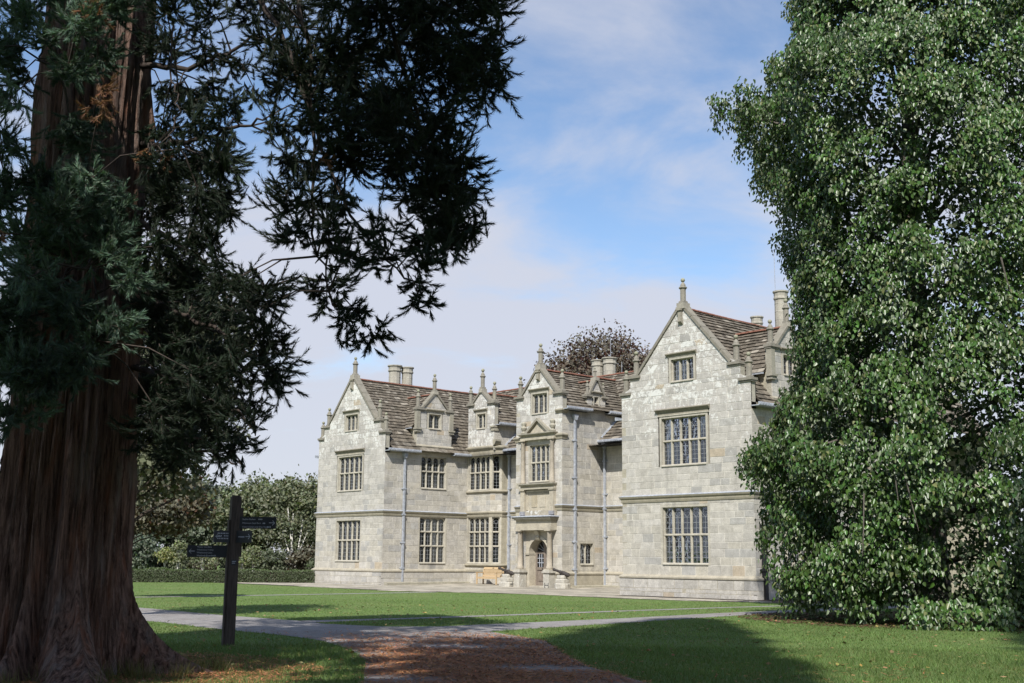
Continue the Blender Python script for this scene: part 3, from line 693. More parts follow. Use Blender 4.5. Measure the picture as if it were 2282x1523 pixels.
def dormer(fr, s0, s1, zb, z_cheek, z_k, z_a, xw, z_e, xc, za, side, win=(.46, .40), nl=2, solo=False):
    """gabled wall dormer flush with the wall below; its roof runs back into the main slope"""
    sc = (s0 + s1) / 2; hw = (s1 - s0) / 2
    smin = pw([(0, s0 + .05), (z_k, s0 + .05), (z_k + .001, sc - .86 * hw * .75), (z_a, sc - .03)]); smax = pw([(0, s1 - .05), (z_k, s1 - .05), (z_k + .001, sc + .86 * hw * .75), (z_a, sc + .03)])
    z0, z1 = zb + (z_k - zb) * .575, zb + (z_k - zb) * .865
    if solo: w = (sc - .17, sc + .17, z0 - .3, z0 + .36)
    else: w = (sc - .45, sc + .45, z0 + .05, z0 + .88)
    ashlar('dormer_wall', fr, zb, z_a, smin, smax, [(w[0] - .17, w[1] + .17, w[2] - .09, w[3] + .16)], lambda s, z: .45, lambda s, z: .4, course=.28, width=(.25, .6))
    window(fr, *w, 1 if solo else 2, (), arch=not solo, hood='label', blind=True, lead=.18)
    sl = .86 * hw * .75
    coping(fr, sc - sl - .1, z_k - .04, sc - .02, z_a, -.30, .08, .11); coping(fr, sc + sl + .1, z_k - .04, sc + .02, z_a, -.30, .08, .11)
    ledge(fr, s0 - .10, sc - sl + .1, z_k, -.3, .12); ledge(fr, sc + sl - .1, s1 + .10, z_k, -.3, .12)
    if not solo:
        for a, c in ((s0 - .12, s0 + .3), (s1 - .3, s1 + .12)):
            b = MB((.30, .285, .235, .4)); b.box(fr, a, c, zb + 1.5, zb + 1.6, -.2, .14); b.box(fr, a + .05, c - .05, zb + 1.36, zb + 1.5, -.2, .09); b.box(fr, a + .08, c - .08, zb + 1.6, z_k - .18, -.2, .06); b.build('corner_pilaster', 'stone', house)
    b = MB((.37, .35, .29, .45)); b.box(fr, s0 + .052, s0 + .12, zb, z_k - .1, -.32, -.006); b.box(fr, s1 - .12, s1 - .052, zb, z_k - .1, -.32, -.006); b.prism(fr, [(s0 + .13, zb), (s1 - .13, zb), (s1 - .13, z_k - .1), (sc, z_a - .05), (s0 + .13, z_k - .1)], -.34, -.31); b.build('dormer_back', 'stone', house)
    hp = 1.05 if not solo else .75; rp = .13 if not solo else .09
    for s in (s0 + .12, s1 - .12):
        p = fr(s, 0, -.08); pinnacle(p[0], p[1], z_k, hp, rp)
    b = MB((.34, .32, .27, .6)); b.box(fr, sc - .15, sc + .15, z_a - .04, z_a + .14, -.3, .10); b.build('apex_stone', 'stone', house)
    p = fr(sc, 0, -.1); pinnacle(p[0], p[1], z_a + .14, 1.05 if not solo else .55, rp)
    # roof of the dormer, running back until it meets the main slope
    slope = (za - .1 - z_e) / (abs(xw - xc) + .22); back = (z_a - z_e) / slope + .3; bk2 = (z_cheek - z_e) / slope + .15
    pr_ = fr(sc, 0, 0); d = (-fr.n[0], -fr.n[1])
    R0 = Vector((pr_[0], pr_[1], z_a - .06)); e_z = z_cheek - .02; drop = z_a - .06 - e_z; Hs = math.hypot(hw + .12, drop)
    for sg in (-1, 1):
        q = fr(sc + sg * (hw + .12), 0, -.28)
        v = Vector((-sg * fr.d[0] * (hw + .12), -sg * fr.d[1] * (hw + .12), drop))
        slates('dormer_roof', (q[0], q[1], e_z), (d[0], d[1], 0), back, v, Hs, .20)
        # cheek wall below the dormer eaves, a wedge on the main slope
        c = MB((.40, .37, .29, .3)); s_ = s0 + .06 if sg < 0 else s1 - .06
        A, B, C = fr(s_, z_e - .3, -.1), fr(s_, z_cheek, -.1), fr(s_, z_cheek, -bk2); t = .25 * -sg
        A2, B2, C2 = fr(s_ + t, z_e - .3, -.1), fr(s_ + t, z_cheek, -.1), fr(s_ + t, z_cheek, -bk2)
        c.add([A, B, C, A2, B2, C2], [(0, 1, 2), (5, 4, 3), (0, 2, 5, 3), (1, 4, 5, 2), (0, 3, 4, 1)]); c.build('dormer_cheek', 'stone', house)
        f = MB(); s2 = s_ + sg * .02
        f.tube([fr(s2, z_e + .06, .12), fr(s2, z_cheek + .06, -bk2 + .1)], .05, 4); f.build('lead_flashing', 'lead', house)
        g = MB(); s3 = sc + sg * (hw + .17); g.add([fr(s3 - .04, e_z - .10, -.3), fr(s3 + .04, e_z - .10, -.3), fr(s3 + .04, e_z - .0, -.3), fr(s3 - .04, e_z, -.3), fr(s3 - .04, e_z - .10, -bk2), fr(s3 + .04, e_z - .10, -bk2), fr(s3 + .04, e_z, -bk2), fr(s3 - .04, e_z, -bk2)], [(0, 1, 2, 3), (7, 6, 5, 4), (0, 4, 5, 1), (1, 5, 6, 2), (2, 6, 7, 3), (3, 7, 4, 0)]); g.build('dormer_gutter', 'lead', house)
    ridge(tuple(R0 + Vector((d[0] * .32, d[1] * .32, .05))), tuple(R0 + Vector((d[0] * back, d[1] * back, .05))))

arc = lambda z_hi, z_lo: (lambda u: z_lo + (z_hi - z_lo) * u)
KR = 1.032
cR = -33.92
curt = [(cR - 1.22, cR - .45, lambda u: 5.9 + 1.6 * u), (cR - .55, cR + .15, lambda u: 6.95 - .1 * u if u < .6 else 6.9 - 2.0 * (u - .6) * 0 + .9 * (u - .6)), (cR + .12, cR + .70, lambda u: 7.5 - 1.0 * u), (cR + .68, cR + 1.22, lambda u: 7.05 + .75 * u)]
wing(-63.50, -56.40, 40.0, 1.0, 0, (42.25, 44.95), 46.2)
wing(-37.60, -30.20, 40.0, KR, 298, (41.45, 44.15), 54.0, curtains=curt, dorm_w=(42.3, 45.0))

# ---- canted bay with its gable in the left corner of the court
YB, YR, YP = 46.2, 47.1, 44.0
BX0, BX1 = -56.40, -53.95
fb = FRONT(YB)
p0, p1, p2 = (BX0, YB), (-54.22, YB), (-53.72, YB + .5)
c45 = Fr(p1[0], p1[1], math.sqrt(.5), math.sqrt(.5)); LC = math.hypot(p2[0] - p1[0], p2[1] - p1[1])
fs = EAST(p2[0])
def bay_storey(z0, z1, rows):
    window(fb, BX0 + .11, p1[0] - .10, z0, z1, 4, rows, arch=True, name='bay_window', sur=.10)
    window(c45, .13, LC - .13, z0, z1, 1, rows, arch=True, name='bay_window', sur=.10)
    b = MB((.43, .40, .32, .2)); b.prism_z(Fr(0, 0, 1, 0), [(p1[0] - .02, -p1[1] + .012), (p1[0] + .06, -p1[1] - .03), (p1[0] + .03, -p1[1] - .12), (p1[0] - .06, -p1[1] - .1)], z0 - .09, z1 + .1); b.build('bay_mullion', 'stone', house)
    b = MB((.41, .38, .3, .2)); b.box(fs, p2[1] - .02, YR, z0 - .09, z1 + .1, -.3, .006); b.build('bay_return', 'stone', house)
bay_storey(1.36, 4.0, (2.30, 3.14)); bay_storey(5.70, 7.68, (6.70,))
bayp = [(BX0, YB), p1, p2, (p2[0], YR)]
li, wa = (lambda s, z: .3), (lambda s, z: .8)
for z0, z1, e in ((.0, 1.27, .02), (4.10, 5.61, 0)):
    ashlar('bay_wall', fb, z0, z1, const(BX0), const(p1[0]), (), li, wa, oo=e); ashlar('bay_wall', c45, z0, z1, const(0), const(LC), (), li, wa, oo=e, width=(.3, .5)); ashlar('bay_wall', fs, z0, z1, const(p2[1]), const(YR), (), li, wa, oo=e)
def mould(path, prof, name='moulding', tint=(.31, .285, .225, .35)):
    b = MB(tint); b.sweep(path, prof); return b.build(name, 'stone', house)
mould(bayp, [(0, 1.06), (.03, 1.06), (.05, 1.12), (.13, 1.17), (.13, 1.21), (0, 1.29)], 'bay_sill')
mould(bayp, [(0, 5.42), (.03, 5.42), (.06, 5.47), (.12, 5.52), (.12, 5.55), (0, 5.64)], 'bay_sill')
mould(bayp, STRING(4.33), 'string_course'); mould(bayp, [(0, .80), (.08, .80), (.08, .90), (0, .95)], 'plinth')
mould(bayp, [(-.1, 7.76), (.02, 7.76), (.04, 7.86), (.04, 7.98), (.09, 8.04), (.16, 8.12), (.18, 8.16), (.18, 8.22), (0, 8.30), (-.1, 8.30)], 'bay_cornice')
b = MB((.4, .38, .3, .4)); b.add([(BX0, YB, 8.26), (*p1, 8.26), (*p2, 8.26), (p2[0], YR, 8.26), (BX0, YR, 8.26)], [(0, 1, 2, 3, 4)]); b.build('bay_roof_slab', 'stone', house)
# gable over the bay
gc = (BX0 + BX1) / 2 - .0
zk, za = 10.95, 11.62
smn = pw([(0, BX0), (zk, BX0), (zk + .001, gc - .72), (za, gc - .03)]); smx = pw([(0, BX1), (zk, BX1), (zk + .001, gc + .72), (za, gc + .03)])
gw = (gc - .40, gc + .40, 9.42, 10.27)
fg = FRONT(YB + .012)
ashlar('gable_wall', fg, 8.26, za, smn, smx, [(gw[0] - .17, gw[1] + .17, gw[2] - .09, gw[3] + .16)], lambda s, z: 1.0, lambda s, z: .1, course=.28, width=(.25, .6))
window(fg, *gw, 2, (), arch=True, hood='label', blind=True, lead=.18)
coping(fg, gc - .82, zk - .05, gc - .02, za, -.3, .08, .11); coping(fg, gc + .82, zk - .05, gc + .02, za, -.3, .08, .11)
ledge(fg, BX0 - .10, gc - .62, zk, -.3, .12); ledge(fg, gc + .62, BX1 + .12, zk, -.3, .12)
pinnacle(BX0 + .10, YB + .1, zk, 1.1, .13); pinnacle(BX1 - .10, YB + .1, zk, 1.15, .13)
b = MB((.34, .32, .27, .6)); b.box(fg, gc - .16, gc + .16, za - .04, za + .2, -.3, .10); b.build('apex_stone', 'stone', house); pinnacle(gc, YB + .1, za + .2, 1.2, .14)
fgs = EAST(BX1)
b = MB((.33, .31, .25, .5)); b.prism(fg, [(BX1 - .02, 8.25), (BX1 + .12, 8.34), (BX1 + .22, 8.52), (BX1 + .22, 8.62), (BX1 - .02, 8.62)], -.4, .06); b.box(fg, BX1 - .3, BX1 + .10, 9.36, 9.46, -.3, .12); b.box(fg, BX1 - .25, BX1 + .07, 9.16, 9.36, -.3, .06); b.build('corner_corbel', 'stone', house)
b = MB((.38, .36, .3, .6)); b.box(fg, BX1 - .05, BX1 - .004, 9.3, 10.8, -.32, -.006); b.box(fg, BX0 + .004, BX0 + .05, 8.3, 10.8, -.32, -.006); b.prism(fg, [(BX0, 8.3), (BX1 - .06, 8.3), (BX1 - .06, 10.8), (gc, 11.5), (BX0, 10.8)], -.34, -.30); b.build('parapet_back', 'stone', house)
ashlar('side_wall', fgs, 8.0, 9.5, const(YB + .01), const(51), (), lambda s, z: .4, lambda s, z: .6)
gutter([(BX1, YB + .1), (BX1, 51)], 9.66)
rise, run = za - .1 - 9.66, (BX1 - BX0) / 2 + .22; H = math.hypot(rise, run)
slates('roof_slope', (BX1 + .22, YB + .3, 9.66), (0, 1, 0), 6, (-run, 0, rise), H, .2); slates('roof_slope', (BX0 - .22, YB + .3, 9.66), (0, 1, 0), 6, (run, 0, rise), H, .2)
ridge((gc, YB + .4, za - .05), (gc, YB + 6.2, za - .05))

# ---- recesses either side of the porch
PX0, PX1 = -49.45, -45.75; pc = (PX0 + PX1) / 2
fr_ = FRONT(YR)
for xa, xb, zs in ((BX1 - .2, PX0, 4.35), (PX1, -37.6, 4.45)):
    ashlar('recess_wall', fr_, .90, 7.85, const(xa), const(xb), (), lambda s, z: .2, lambda s, z: 1.0, extra=(zs - .3, zs))
    string_course([(xa, YR), (xb, YR)], zs); plinth([(xa, YR), (xb, YR)], .93); plinth_blocks(fr_, xa, xb, .93)
    gutter([(xa + (.0 if xa < -50 else 0), YR), (xb, YR)], 8.06)
    v = Vector((0, 2.2, 1.9)); slates('roof_slope', (xa, YR - .2, 8.05), (1, 0, 0), xb - xa, v, v.length)
for x, y0 in ((BX1, YR), (PX1, YR)):       # lead flashing where these roofs meet the side walls
    f = MB(); f.tube([(x + .04, y0 - .15, 8.20), (x + .04, y0 + 1.9, 8.20 + 2.05 * .865)], .06, 4); f.build('lead_flashing', 'lead', house)

# ---- porch tower
fp = FRONT(YP); fpe = EAST(PX1)
zk, za = 10.52, 11.98
smn = pw([(0, PX0), (zk, PX0), (zk + .001, pc - 1.30), (za, pc - .04)]); smx = pw([(0, PX1), (zk, PX1), (zk + .001, pc + 1.30), (za, pc + .04)])
dc = -47.55                                   # middle of the door
hw_ = (dc - .78, dc + .78, 5.78, 7.72); ha = (dc - .60, dc + .60, 9.50, 10.56)
holes = [(dc - 1.02, dc + 1.02, .0, 3.3), (hw_[0] - .11, hw_[1] + .11, hw_[2] - .09, hw_[3] + .1), (ha[0] - .17, ha[1] + .17, ha[2] - .09, ha[3] + .16)]
ashlar('porch_wall', fp, .05, za, smn, smx, holes, lambda s, z: .25 + .07 * z, lambda s, z: .9 - .08 * z, extra=(4.15, 4.45))
window(fp, *hw_, 4, (6.77,), arch=True, curtain=[(dc - .42, dc + .35, lambda u: 5.85)]); window(fp, *ha, 3, (), arch=True, hood='label', blind=True)
ashlar('porch_side', fpe, .05, 9.5, const(YP), const(51), [hole(45.35, 46.33, 1.36, 2.42)], lambda s, z: .22 + .03 * z, lambda s, z: .85, extra=(4.15, 4.45))
window(fpe, 45.35, 46.33, 1.36, 2.42, 2, (), arch=True, blind=True)
b = MB((.4, .37, .3, .3)); b.box(WEST(PX0), -51, -YP, 0, 9.6, -.3, -.006); b.build('porch_side', 'stone', house)
string_course([(PX0, YP), (dc - 1.45, YP)], 4.43); string_course([(dc + 1.3, YP), (PX1, YP), (PX1, YR)], 4.43); plinth([(dc + 1.3, YP), (PX1, YP), (PX1, YR)], .93); plinth([(PX0, YR), (PX0, YP), (dc - 1.45, YP)], .93)
mould([(dc + 1.25, YP), (PX1, YP), (PX1, YP + .35)], [(0, 7.95), (.04, 7.95), (.06, 8.05), (.13, 8.14), (.13, 8.2), (0, 8.27)], 'impost'); mould([(PX0, YP + .3), (PX0, YP), (dc - 1.3, YP)], [(0, 7.95), (.04, 7.95), (.06, 8.05), (.13, 8.14), (.13, 8.2), (0, 8.27)], 'impost')
mould([(PX1 - .45, YP), (PX1, YP), (PX1, YP + .35)], [(0, 9.36), (.05, 9.36), (.10, 9.44), (.14, 9.48), (.14, 9.54), (0, 9.60)], 'impost')
coping(fp, pc - 1.42, zk - .05, pc - .02, za, -.34, .08, .12); coping(fp, pc + 1.42, zk - .05, pc + .02, za, -.34, .08, .12)
ledge(fp, PX0 - .10, pc - 1.2, zk, -.34, .14); ledge(fp, pc + 1.2, PX1 + .14, zk, -.34, .14)
pinnacle(PX0 + .2, YP + .12, zk, 1.14, .135); pinnacle(PX1 - .12, YP + .12, zk, 1.18, .15)
b = MB((.34, .32, .27, .6)); b.box(fp, pc - .2, pc + .2, za - .1, za + .2, -.36, .12); b.build('apex_stone', 'stone', house); pinnacle(pc, YP + .12, za + .2, 1.15, .15); pendant(fp, pc, 11.3, za - .15)
b = MB((.38, .36, .3, .4)); b.prism(fp, [(PX0, 9.5), (PX1, 9.5), (PX1, zk - .1), (pc + 1.3, zk - .1), (pc, za - .02), (pc - 1.3, zk - .1), (PX0, zk - .1)], -.34, -.30); b.box(fp, PX1 - .04, PX1 - .006, 9.5, zk - .1, -.34, -.01); b.build('parapet_back', 'stone', house)
dormer(fpe, 45.88, 47.38, 9.50, 10.15, 10.52, 11.40, PX1, 9.66, pc, za, 1, solo=True)
gutter([(PX1, YP + .0), (PX1, 45.95)], 9.70); gutter([(PX1, 47.30), (PX1, 51)], 9.70)
rise, run = za - .1 - 9.68, (PX1 - PX0) / 2 + .22; H = math.hypot(rise, run)
slates('roof_slope', (PX1 + .22, YP + .32, 9.68), (0, 1, 0), 8.5, (-run, 0, rise), H, .2); slates('roof_slope', (PX0 - .22, YP + .32, 9.68), (0, 1, 0), 8.5, (run, 0, rise), H, .2)
ridge((pc, YP + .45, za - .05), (pc, YP + 8.6, za - .05))
# frontispiece: two tiers of columns, entablatures, pediment
DR = (.43, .39, .315, .3); XS = (dc - 1.15, dc + 1.17)
def column(x, z0, z1, r, o):
    p = fp(x, 0, o); b = MB((.37, .33, .27, .25)); h = z1 - z0
    b.lathe(p[0], p[1], [(r * 1.35, z0), (r * 1.35, z0 + .06), (r * 1.2, z0 + .1), (r * 1.22, z0 + .13), (r, z0 + .16), (r * 1.0, z0 + h * .35), (r * .86, z1 - .2), (r * .98, z1 - .17), (r * .98, z1 - .14), (r * .9, z1 - .12), (r * 1.15, z1 - .06), (r * 1.15, z1 - .05)], 16)
    c = b.build('column', 'stone', house, smooth=True); d = MB(DR); d.box(fp, x - r * 1.4, x + r * 1.4, z1 - .05, z1 - .003, o - r * 1.4, o + r * 1.4); d.box(fp, x - r * 1.45, x + r * 1.45, z0 - .047, z0 + .005, o - r * 1.45, o + r * 1.45); d.build('abacus', 'stone', c)
for x in XS:
    column(x, 1.06, 3.10, .15, .32); column(x, 5.62, 8.0, .125, .16)
    b = MB((.45, .43, .38, .6)); b.box(fp, x - .22, x + .22, .02, .86, .06, .56); b.box(fp, x - .29, x + .29, .86, .93, .0, .62); b.box(fp, x - .25, x + .25, .93, 1.01, .0, .58); b.build('pedestal', 'stone', house)
    b = MB(DR); b.box(fp, x - .15, x + .15, 4.12, 5.24, .0, .20); b.box(fp, x - .17, x + .17, 3.92, 4.12, .0, .24, (.27, .27, .29, .1)); b.box(fp, x - .19, x + .19, 5.24, 5.297, 0, .262); b.build('pilaster', 'stone', house)
    b = MB((.36, .34, .28, .5)); q = fp(x, 0, .12); b.lathe(q[0], q[1], [(.13, 8.36), (.17, 8.40), (.17, 8.46), (.08, 8.52), (.14, 8.62), (.17, 8.70), (.17, 8.74), (.10, 8.80), (.14, 8.92), (.15, 8.98), (.05, 9.05)], 10); b.build('urn', 'stone', house, smooth=False)
x0, x1 = XS[0] - .28, XS[1] + .28
def entab(z0, z1, o, x0, x1, parts):
    b = MB(DR)
    for (a, c, oo, ex) in parts: b.box(fp, x0 - ex, x1 + ex, z0 + (z1 - z0) * a, z0 + (z1 - z0) * c, -.02, o + oo, (.42, .385, .31, .35) if oo < .1 else (.30, .28, .23, .3))
    return b.build('entablature', 'stone', house)
entab(3.10, 3.86, .46, x0 + .05, x1 - .05, [(0, .25, .0, 0), (.25, .70, -.03, 0), (.70, .80, .08, .06), (.80, .92, .16, .14)])
b = MB(); b.sweep([(x0 - .12, YP), (x0 - .12, YP - .66), (x1 + .12, YP - .66), (x1 + .12, YP)], [(-.7, 3.86), (.0, 3.80), (.02, 3.80), (.02, 3.83), (-.0, 3.85), (-.7, 3.92)]); b.build('lead_flashing', 'lead', house)
b = MB(DR); b.box(fp, x0 + .02, x1 - .02, 3.86, 4.16, 0, .12, (.34, .31, .25, .9)); b.box(fp, dc - .92, dc + .92, 4.16, 5.24, 0, .03); b.box(fp, dc - .95, dc + .95, 5.16, 5.26, .03, .09)
for s in (dc - .95, dc + .85): b.box(fp, s, s + .1, 4.2, 5.16, .03, .07)
for i in range(22): b.box(fp, dc - .86 + i * .08, dc - .82 + i * .08, 5.08, 5.15, .03, .07)
b.box(fp, dc - .55, dc - .12, 4.35, 4.98, .03, .055, (.40, .35, .26, .2)); b.box(fp, dc + .1, dc + .55, 4.35, 4.98, .03, .055); b.build('armorial_panel', 'stone', house)
entab(5.30, 5.62, .24, x0 + .1, x1 - .1, [(0, .25, .03, .02), (.25, .6, -.06, 0), (.6, .8, .04, .04), (.8, 1.0, .12, .08)])
entab(8.0, 8.36, .20, x0 + .08, x1 - .08, [(0, .35, .02, 0), (.35, .7, -.03, 0), (.7, .85, .08, .05), (.85, 1.0, .16, .10)])
b = MB(DR); b.prism(fp, [(dc - .82, 8.36), (dc + .82, 8.36), (dc, 9.02)], .0, .06); 
for sg in (-1, 1):
    poly = [(dc + sg * .98, 8.36), (dc + sg * .98, 8.46), (dc, 9.20), (dc, 9.05), (dc + sg * .80, 8.42), (dc + sg * .80, 8.36)]
    b.prism(fp, poly if sg < 0 else poly[::-1], 0, .22, (.30, .28, .23, .3))
b.build('pediment', 'stone', house)
# door surround with a round arch
R, zsp = .74, 1.90
sur = MB((.45, .41, .335, .2))
sur.box(fp, dc - 1.02, dc - R, .0, 3.3, -.5, .01); sur.box(fp, dc + R, dc + 1.02, .0, 3.3, -.5, .01)
an = np.linspace(0, math.pi, 21)
for t0, t1 in zip(an, an[1:]):
    a, c = (dc + R * math.cos(t0), zsp + R * math.sin(t0)), (dc + R * math.cos(t1), zsp + R * math.sin(t1))
    sur.prism(fp, [c, a, (a[0], 3.3), (c[0], 3.3)], -.5, .008)
    a2, c2 = (dc + (R + .16) * math.cos(t0), zsp + (R + .16) * math.sin(t0)), (dc + (R + .16) * math.cos(t1), zsp + (R + .16) * math.sin(t1))
    sur.prism(fp, [a, a2, c2, c], .005, .05)
sur.box(fp, dc - 1.02, dc - R + .02, zsp - .10, zsp, -.45, .07, (.36, .33, .27, .2)); sur.box(fp, dc + R - .02, dc + 1.02, zsp - .10, zsp, -.45, .07, (.36, .33, .27, .2))
sur.box(fp, dc - 1.02, dc + 1.02, 3.02, 3.10, 0, .12); sur.box(fp, dc - R, dc + R, .0, .16, -.5, .16)
ds = sur.build('door_surround', 'stone', house)
b = MB((.46, .42, .34, .2)); b.prism_s(fp, [(0, 2.55), (.10, 2.62), (.16, 2.75), (.12, 2.85), (.2, 2.95), (.26, 3.08), (0, 3.08)], dc - .14, dc + .14); b.build('keystone', 'stone', ds)
dd = MB(); dd.box(fp, dc - R, dc + R, .16, zsp, -.56, -.5, (.2, .16, .13, 0)); 
for t0, t1 in zip(an, an[1:]):
    dd.prism(fp, [(dc, zsp), (dc + R * math.cos(t0), zsp + R * math.sin(t0)), (dc + R * math.cos(t1), zsp + R * math.sin(t1))], -.56, -.5)
door = dd.build('door', 'oak', house)
def rail(a, c, z0, z1, o=-.455): r = MB(); r.box(fp, a, c, z0, z1, -.5, o); return r
for nm, a, c, z0, z1 in (('stile', dc - .74, dc - .62, .16, 1.95), ('stile', dc - .10, dc + .10, .16, 2.55), ('stile', dc + .62, dc + .74, .16, 1.95), ('rail', dc - .62, dc - .1, .16, .34), ('rail', dc + .1, dc + .62, .16, .34), ('rail', dc - .62, dc - .1, 1.0, 1.14), ('rail', dc + .1, dc + .62, 1.0, 1.14), ('rail', dc - .62, dc + .62, 1.86, 1.96)): rail(a, c, z0, z1, -.45 if nm == 'stile' else -.46).build(nm, 'oak', door)
for a, c in ((dc - .62, dc - .1), (dc + .1, dc + .62)):
    r = MB(); r.box(fp, a + .06, c - .06, .4, .94, -.5, -.475); r.box(fp, a + .12, c - .12, .46, .88, -.475, -.465); r.build('panel', 'oak', door)
    g = MB(); g.box(fp, a, c, 1.14, 1.86, -.497, -.49); g.build('pane', 'glass', door)
    k = MB(); k.box(fp, a, c, 1.14, 1.86, -.4985, -.4975); k.build('dark_backing', 'interior', door)
    gb = MB()
    for i in (1, 2): x = a + (c - a) * i / 3; gb.box(fp, x - .014, x + .014, 1.14, 1.86, -.49, -.465)
    for i in (1, 2): z = 1.14 + .72 * i / 3; gb.box(fp, a, c, z - .014, z + .014, -.49, -.467)
    gb.build('glazing_bar', 'letter', door)
fan = MB(); fb_ = MB()
for t0, t1 in zip(an, an[1:]):
    fan.prism(fp, [(dc, 1.97), (dc + .62 * math.cos(t0), 1.97 + .62 * math.sin(t0)), (dc + .62 * math.cos(t1), 1.97 + .62 * math.sin(t1))], -.5, -.488)
fan.build('fanlight', 'interior', door)
for t in (.35, .75, 1.15, 1.55, 1.95, 2.4, 2.8): fb_.tube([fp(dc, 1.97, -.478), fp(dc + .6 * math.cos(t), 1.97 + .6 * math.sin(t), -.478)], .013, 4)
fb_.build('glazing_bar', 'letter', door)
h = MB(); h.lathe(*fp(dc - .16, 0, -.42)[:2], [(.02, 1.03), (.035, 1.05), (.035, 1.07), (.02, 1.09)], 8); h.build('handle', 'iron', door)

# ---- main range behind, chimneys, rear
v = Vector((0, 2.0, 2.95)); slates('roof_slope', (-58.5, 48.4, 9.4), (1, 0, 0), 22.5, v, v.length + .05)
b = MB((.12, .11, .1, 0)); b.quad((-60, 50.4, 12.28), (-34.2, 50.4, 12.28), (-34.2, 60, 7.5), (-60, 60, 7.5)); b.build('rear_roof', 'slate', house)
b = MB((.4, .37, .3, .3)); b.box(FRONT(60), -63.4, -30.3, 0, 8.2, -.3, 0); b.box(WEST(-63.4), -60, -46.2, 0, 7.9, -.3, 0); b.build('rear_wall', 'stone', house)
b = MB(); b.quad((-63, 46, 7.7), (-31, 46, 7.7), (-31, 60, 7.7), (-63, 60, 7.7)); b.build('inner_floor', 'interior', house)
ridge((-59.8, 50.4, 12.36), (-34, 50.4, 12.36))
def chimney(x, y, z0, z1, r, n=12):
    b = MB((.37, .35, .30, .45)); h = z1 - z0
    b.lathe(x, y, [(r * 1.25, z0), (r * 1.25, z0 + h * .08), (r, z0 + h * .12), (r * .97, z1 - .42), (r * 1.12, z1 - .38), (r * 1.12, z1 - .30), (r * 1.02, z1 - .27), (r * 1.06, z1 - .10), (r * 1.22, z1 - .06), (r * 1.22, z1), (r * .8, z1), (r * .75, z1 - .3)], n, .2)
    c = b.build('chimney_shaft', 'stone', house)
    j = MB((.5, .47, .4, .0))
    for z in np.arange(z0 + h * .2, z1 - .5, .38): j.lathe(x, y, [(r * .99, z - .008), (r * 1.004, z - .006), (r * 1.004, z + .006), (r * .99, z + .008)], n, .2)
    j.build('joint_band', 'mortar', c); return c
chimney(-61.7, 44.35, 10.0, 13.80, .40); chimney(-61.5, 45.2, 10.0, 13.75, .36)
chimney(-51.30, 52.4, 10.5, 13.85, .36); chimney(-50.45, 52.6, 10.5, 13.92, .41)
chimney(-31.55, 44.2, 9.2, 13.72, .30); chimney(-36.2, 48.6, 11.0, 13.85, .28)
for x, y, z0, z1 in ((-50.35, 52.6, 13.8, 15.3), (-49.6, 52.8, 10.8, 13.6), (-31.7, 44.0, 13.6, 15.6)):
    b = MB(); b.tube([(x, y, z0), (x, y, z1)], .015, 5); b.build('aerial', 'lead', house)
# rainwater pipes
downpipe(EAST(-56.4), 41.36, .1, 7.35, (1.0, 2.45, 4.06, 5.55)); downpipe(FRONT(YR), -53.42, .95, 7.55, (2.4, 4.1, 5.7)); downpipe(EAST(PX1), 44.86, .1, 9.0, (1.05, 2.5, 4.2, 5.9, 7.9)); downpipe(FRONT(YR), -45.50, .1, 7.6, (1.1, 2.8, 4.3, 5.1, 6.9))
downpipe(EAST(-30.2), 40.42, .0, 2.75, (1.2,), 'black_iron', r=.09)
# low kerb stones along the court walls
b = MB((.33, .31, .25, .4))
for path in ([(-56.4, 40.1), (-56.4, YB)], [(PX1, YP + .6), (PX1, YR)], [(PX1, YR), (-37.7, YR)]):
    b.sweep(path, [(.1, .0), (.42, .0), (.42, .18), (.38, .21), (.1, .22)])
b.build('wall_kerb', 'stone', house)

# ------------------------------------------------------------------ vegetation helpers
def unit(a): return a / np.maximum(1e-9, np.linalg.norm(a, axis=1, keepdims=True))
def rdir(n, r=rng): return unit(r.normal(size=(n, 3)))
def tints(n, base, var=.25, hue=.12, r=rng):
    k = r.uniform(1 - var, 1 + var, (n, 1)); h = r.uniform(1 - hue, 1 + hue, (n, 3))
    return np.concatenate([np.clip(np.array(base)[None] * k * h, 0, 1), np.ones((n, 1))], 1)
def leaf_geo(C, A, Nn, L, W, fold=.18):
    """heart-shaped leaves folded along the midrib: two quads each"""
    A = unit(A); S = unit(np.cross(Nn, A)); U = np.cross(A, S); L = L[:, None]; W = W[:, None]
    P = [C, C + A * L * .25 - S * W * .5 + U * W * fold, C + A * L * .68 - S * W * .34 + U * W * fold * .6, C + A * L - U * W * .12,
         C + A * L * .68 + S * W * .34 + U * W * fold * .6, C + A * L * .25 + S * W * .5 + U * W * fold]
    V = np.stack(P, 1).reshape(-1, 3); b = np.arange(len(C))[:, None] * 6
    F = np.concatenate([b + np.array([[1, 2, 3, 0]]), b + np.array([[3, 4, 5, 0]])], 1).reshape(-1, 4)
    return V, F
def card_geo(C, A, Nn, L, W):
    """simple pointed leaf: one quad"""
    A = unit(A); S = unit(np.cross(Nn, A)); L = L[:, None]; W = W[:, None]
    V = np.stack([C, C + A * L * .45 + S * W * .5, C + A * L, C + A * L * .45 - S * W * .5], 1).reshape(-1, 3)
    return V, np.arange(len(V)).reshape(-1, 4)
def cord_geo(P0, D_, L, w):
    S = unit(np.cross(D_, rdir(len(P0)))) * w[:, None]; E_ = P0 + D_ * L[:, None]
    V = np.stack([P0 - S, P0 + S, E_], 1).reshape(-1, 3)
    return V, np.arange(len(V)).reshape(-1, 3)

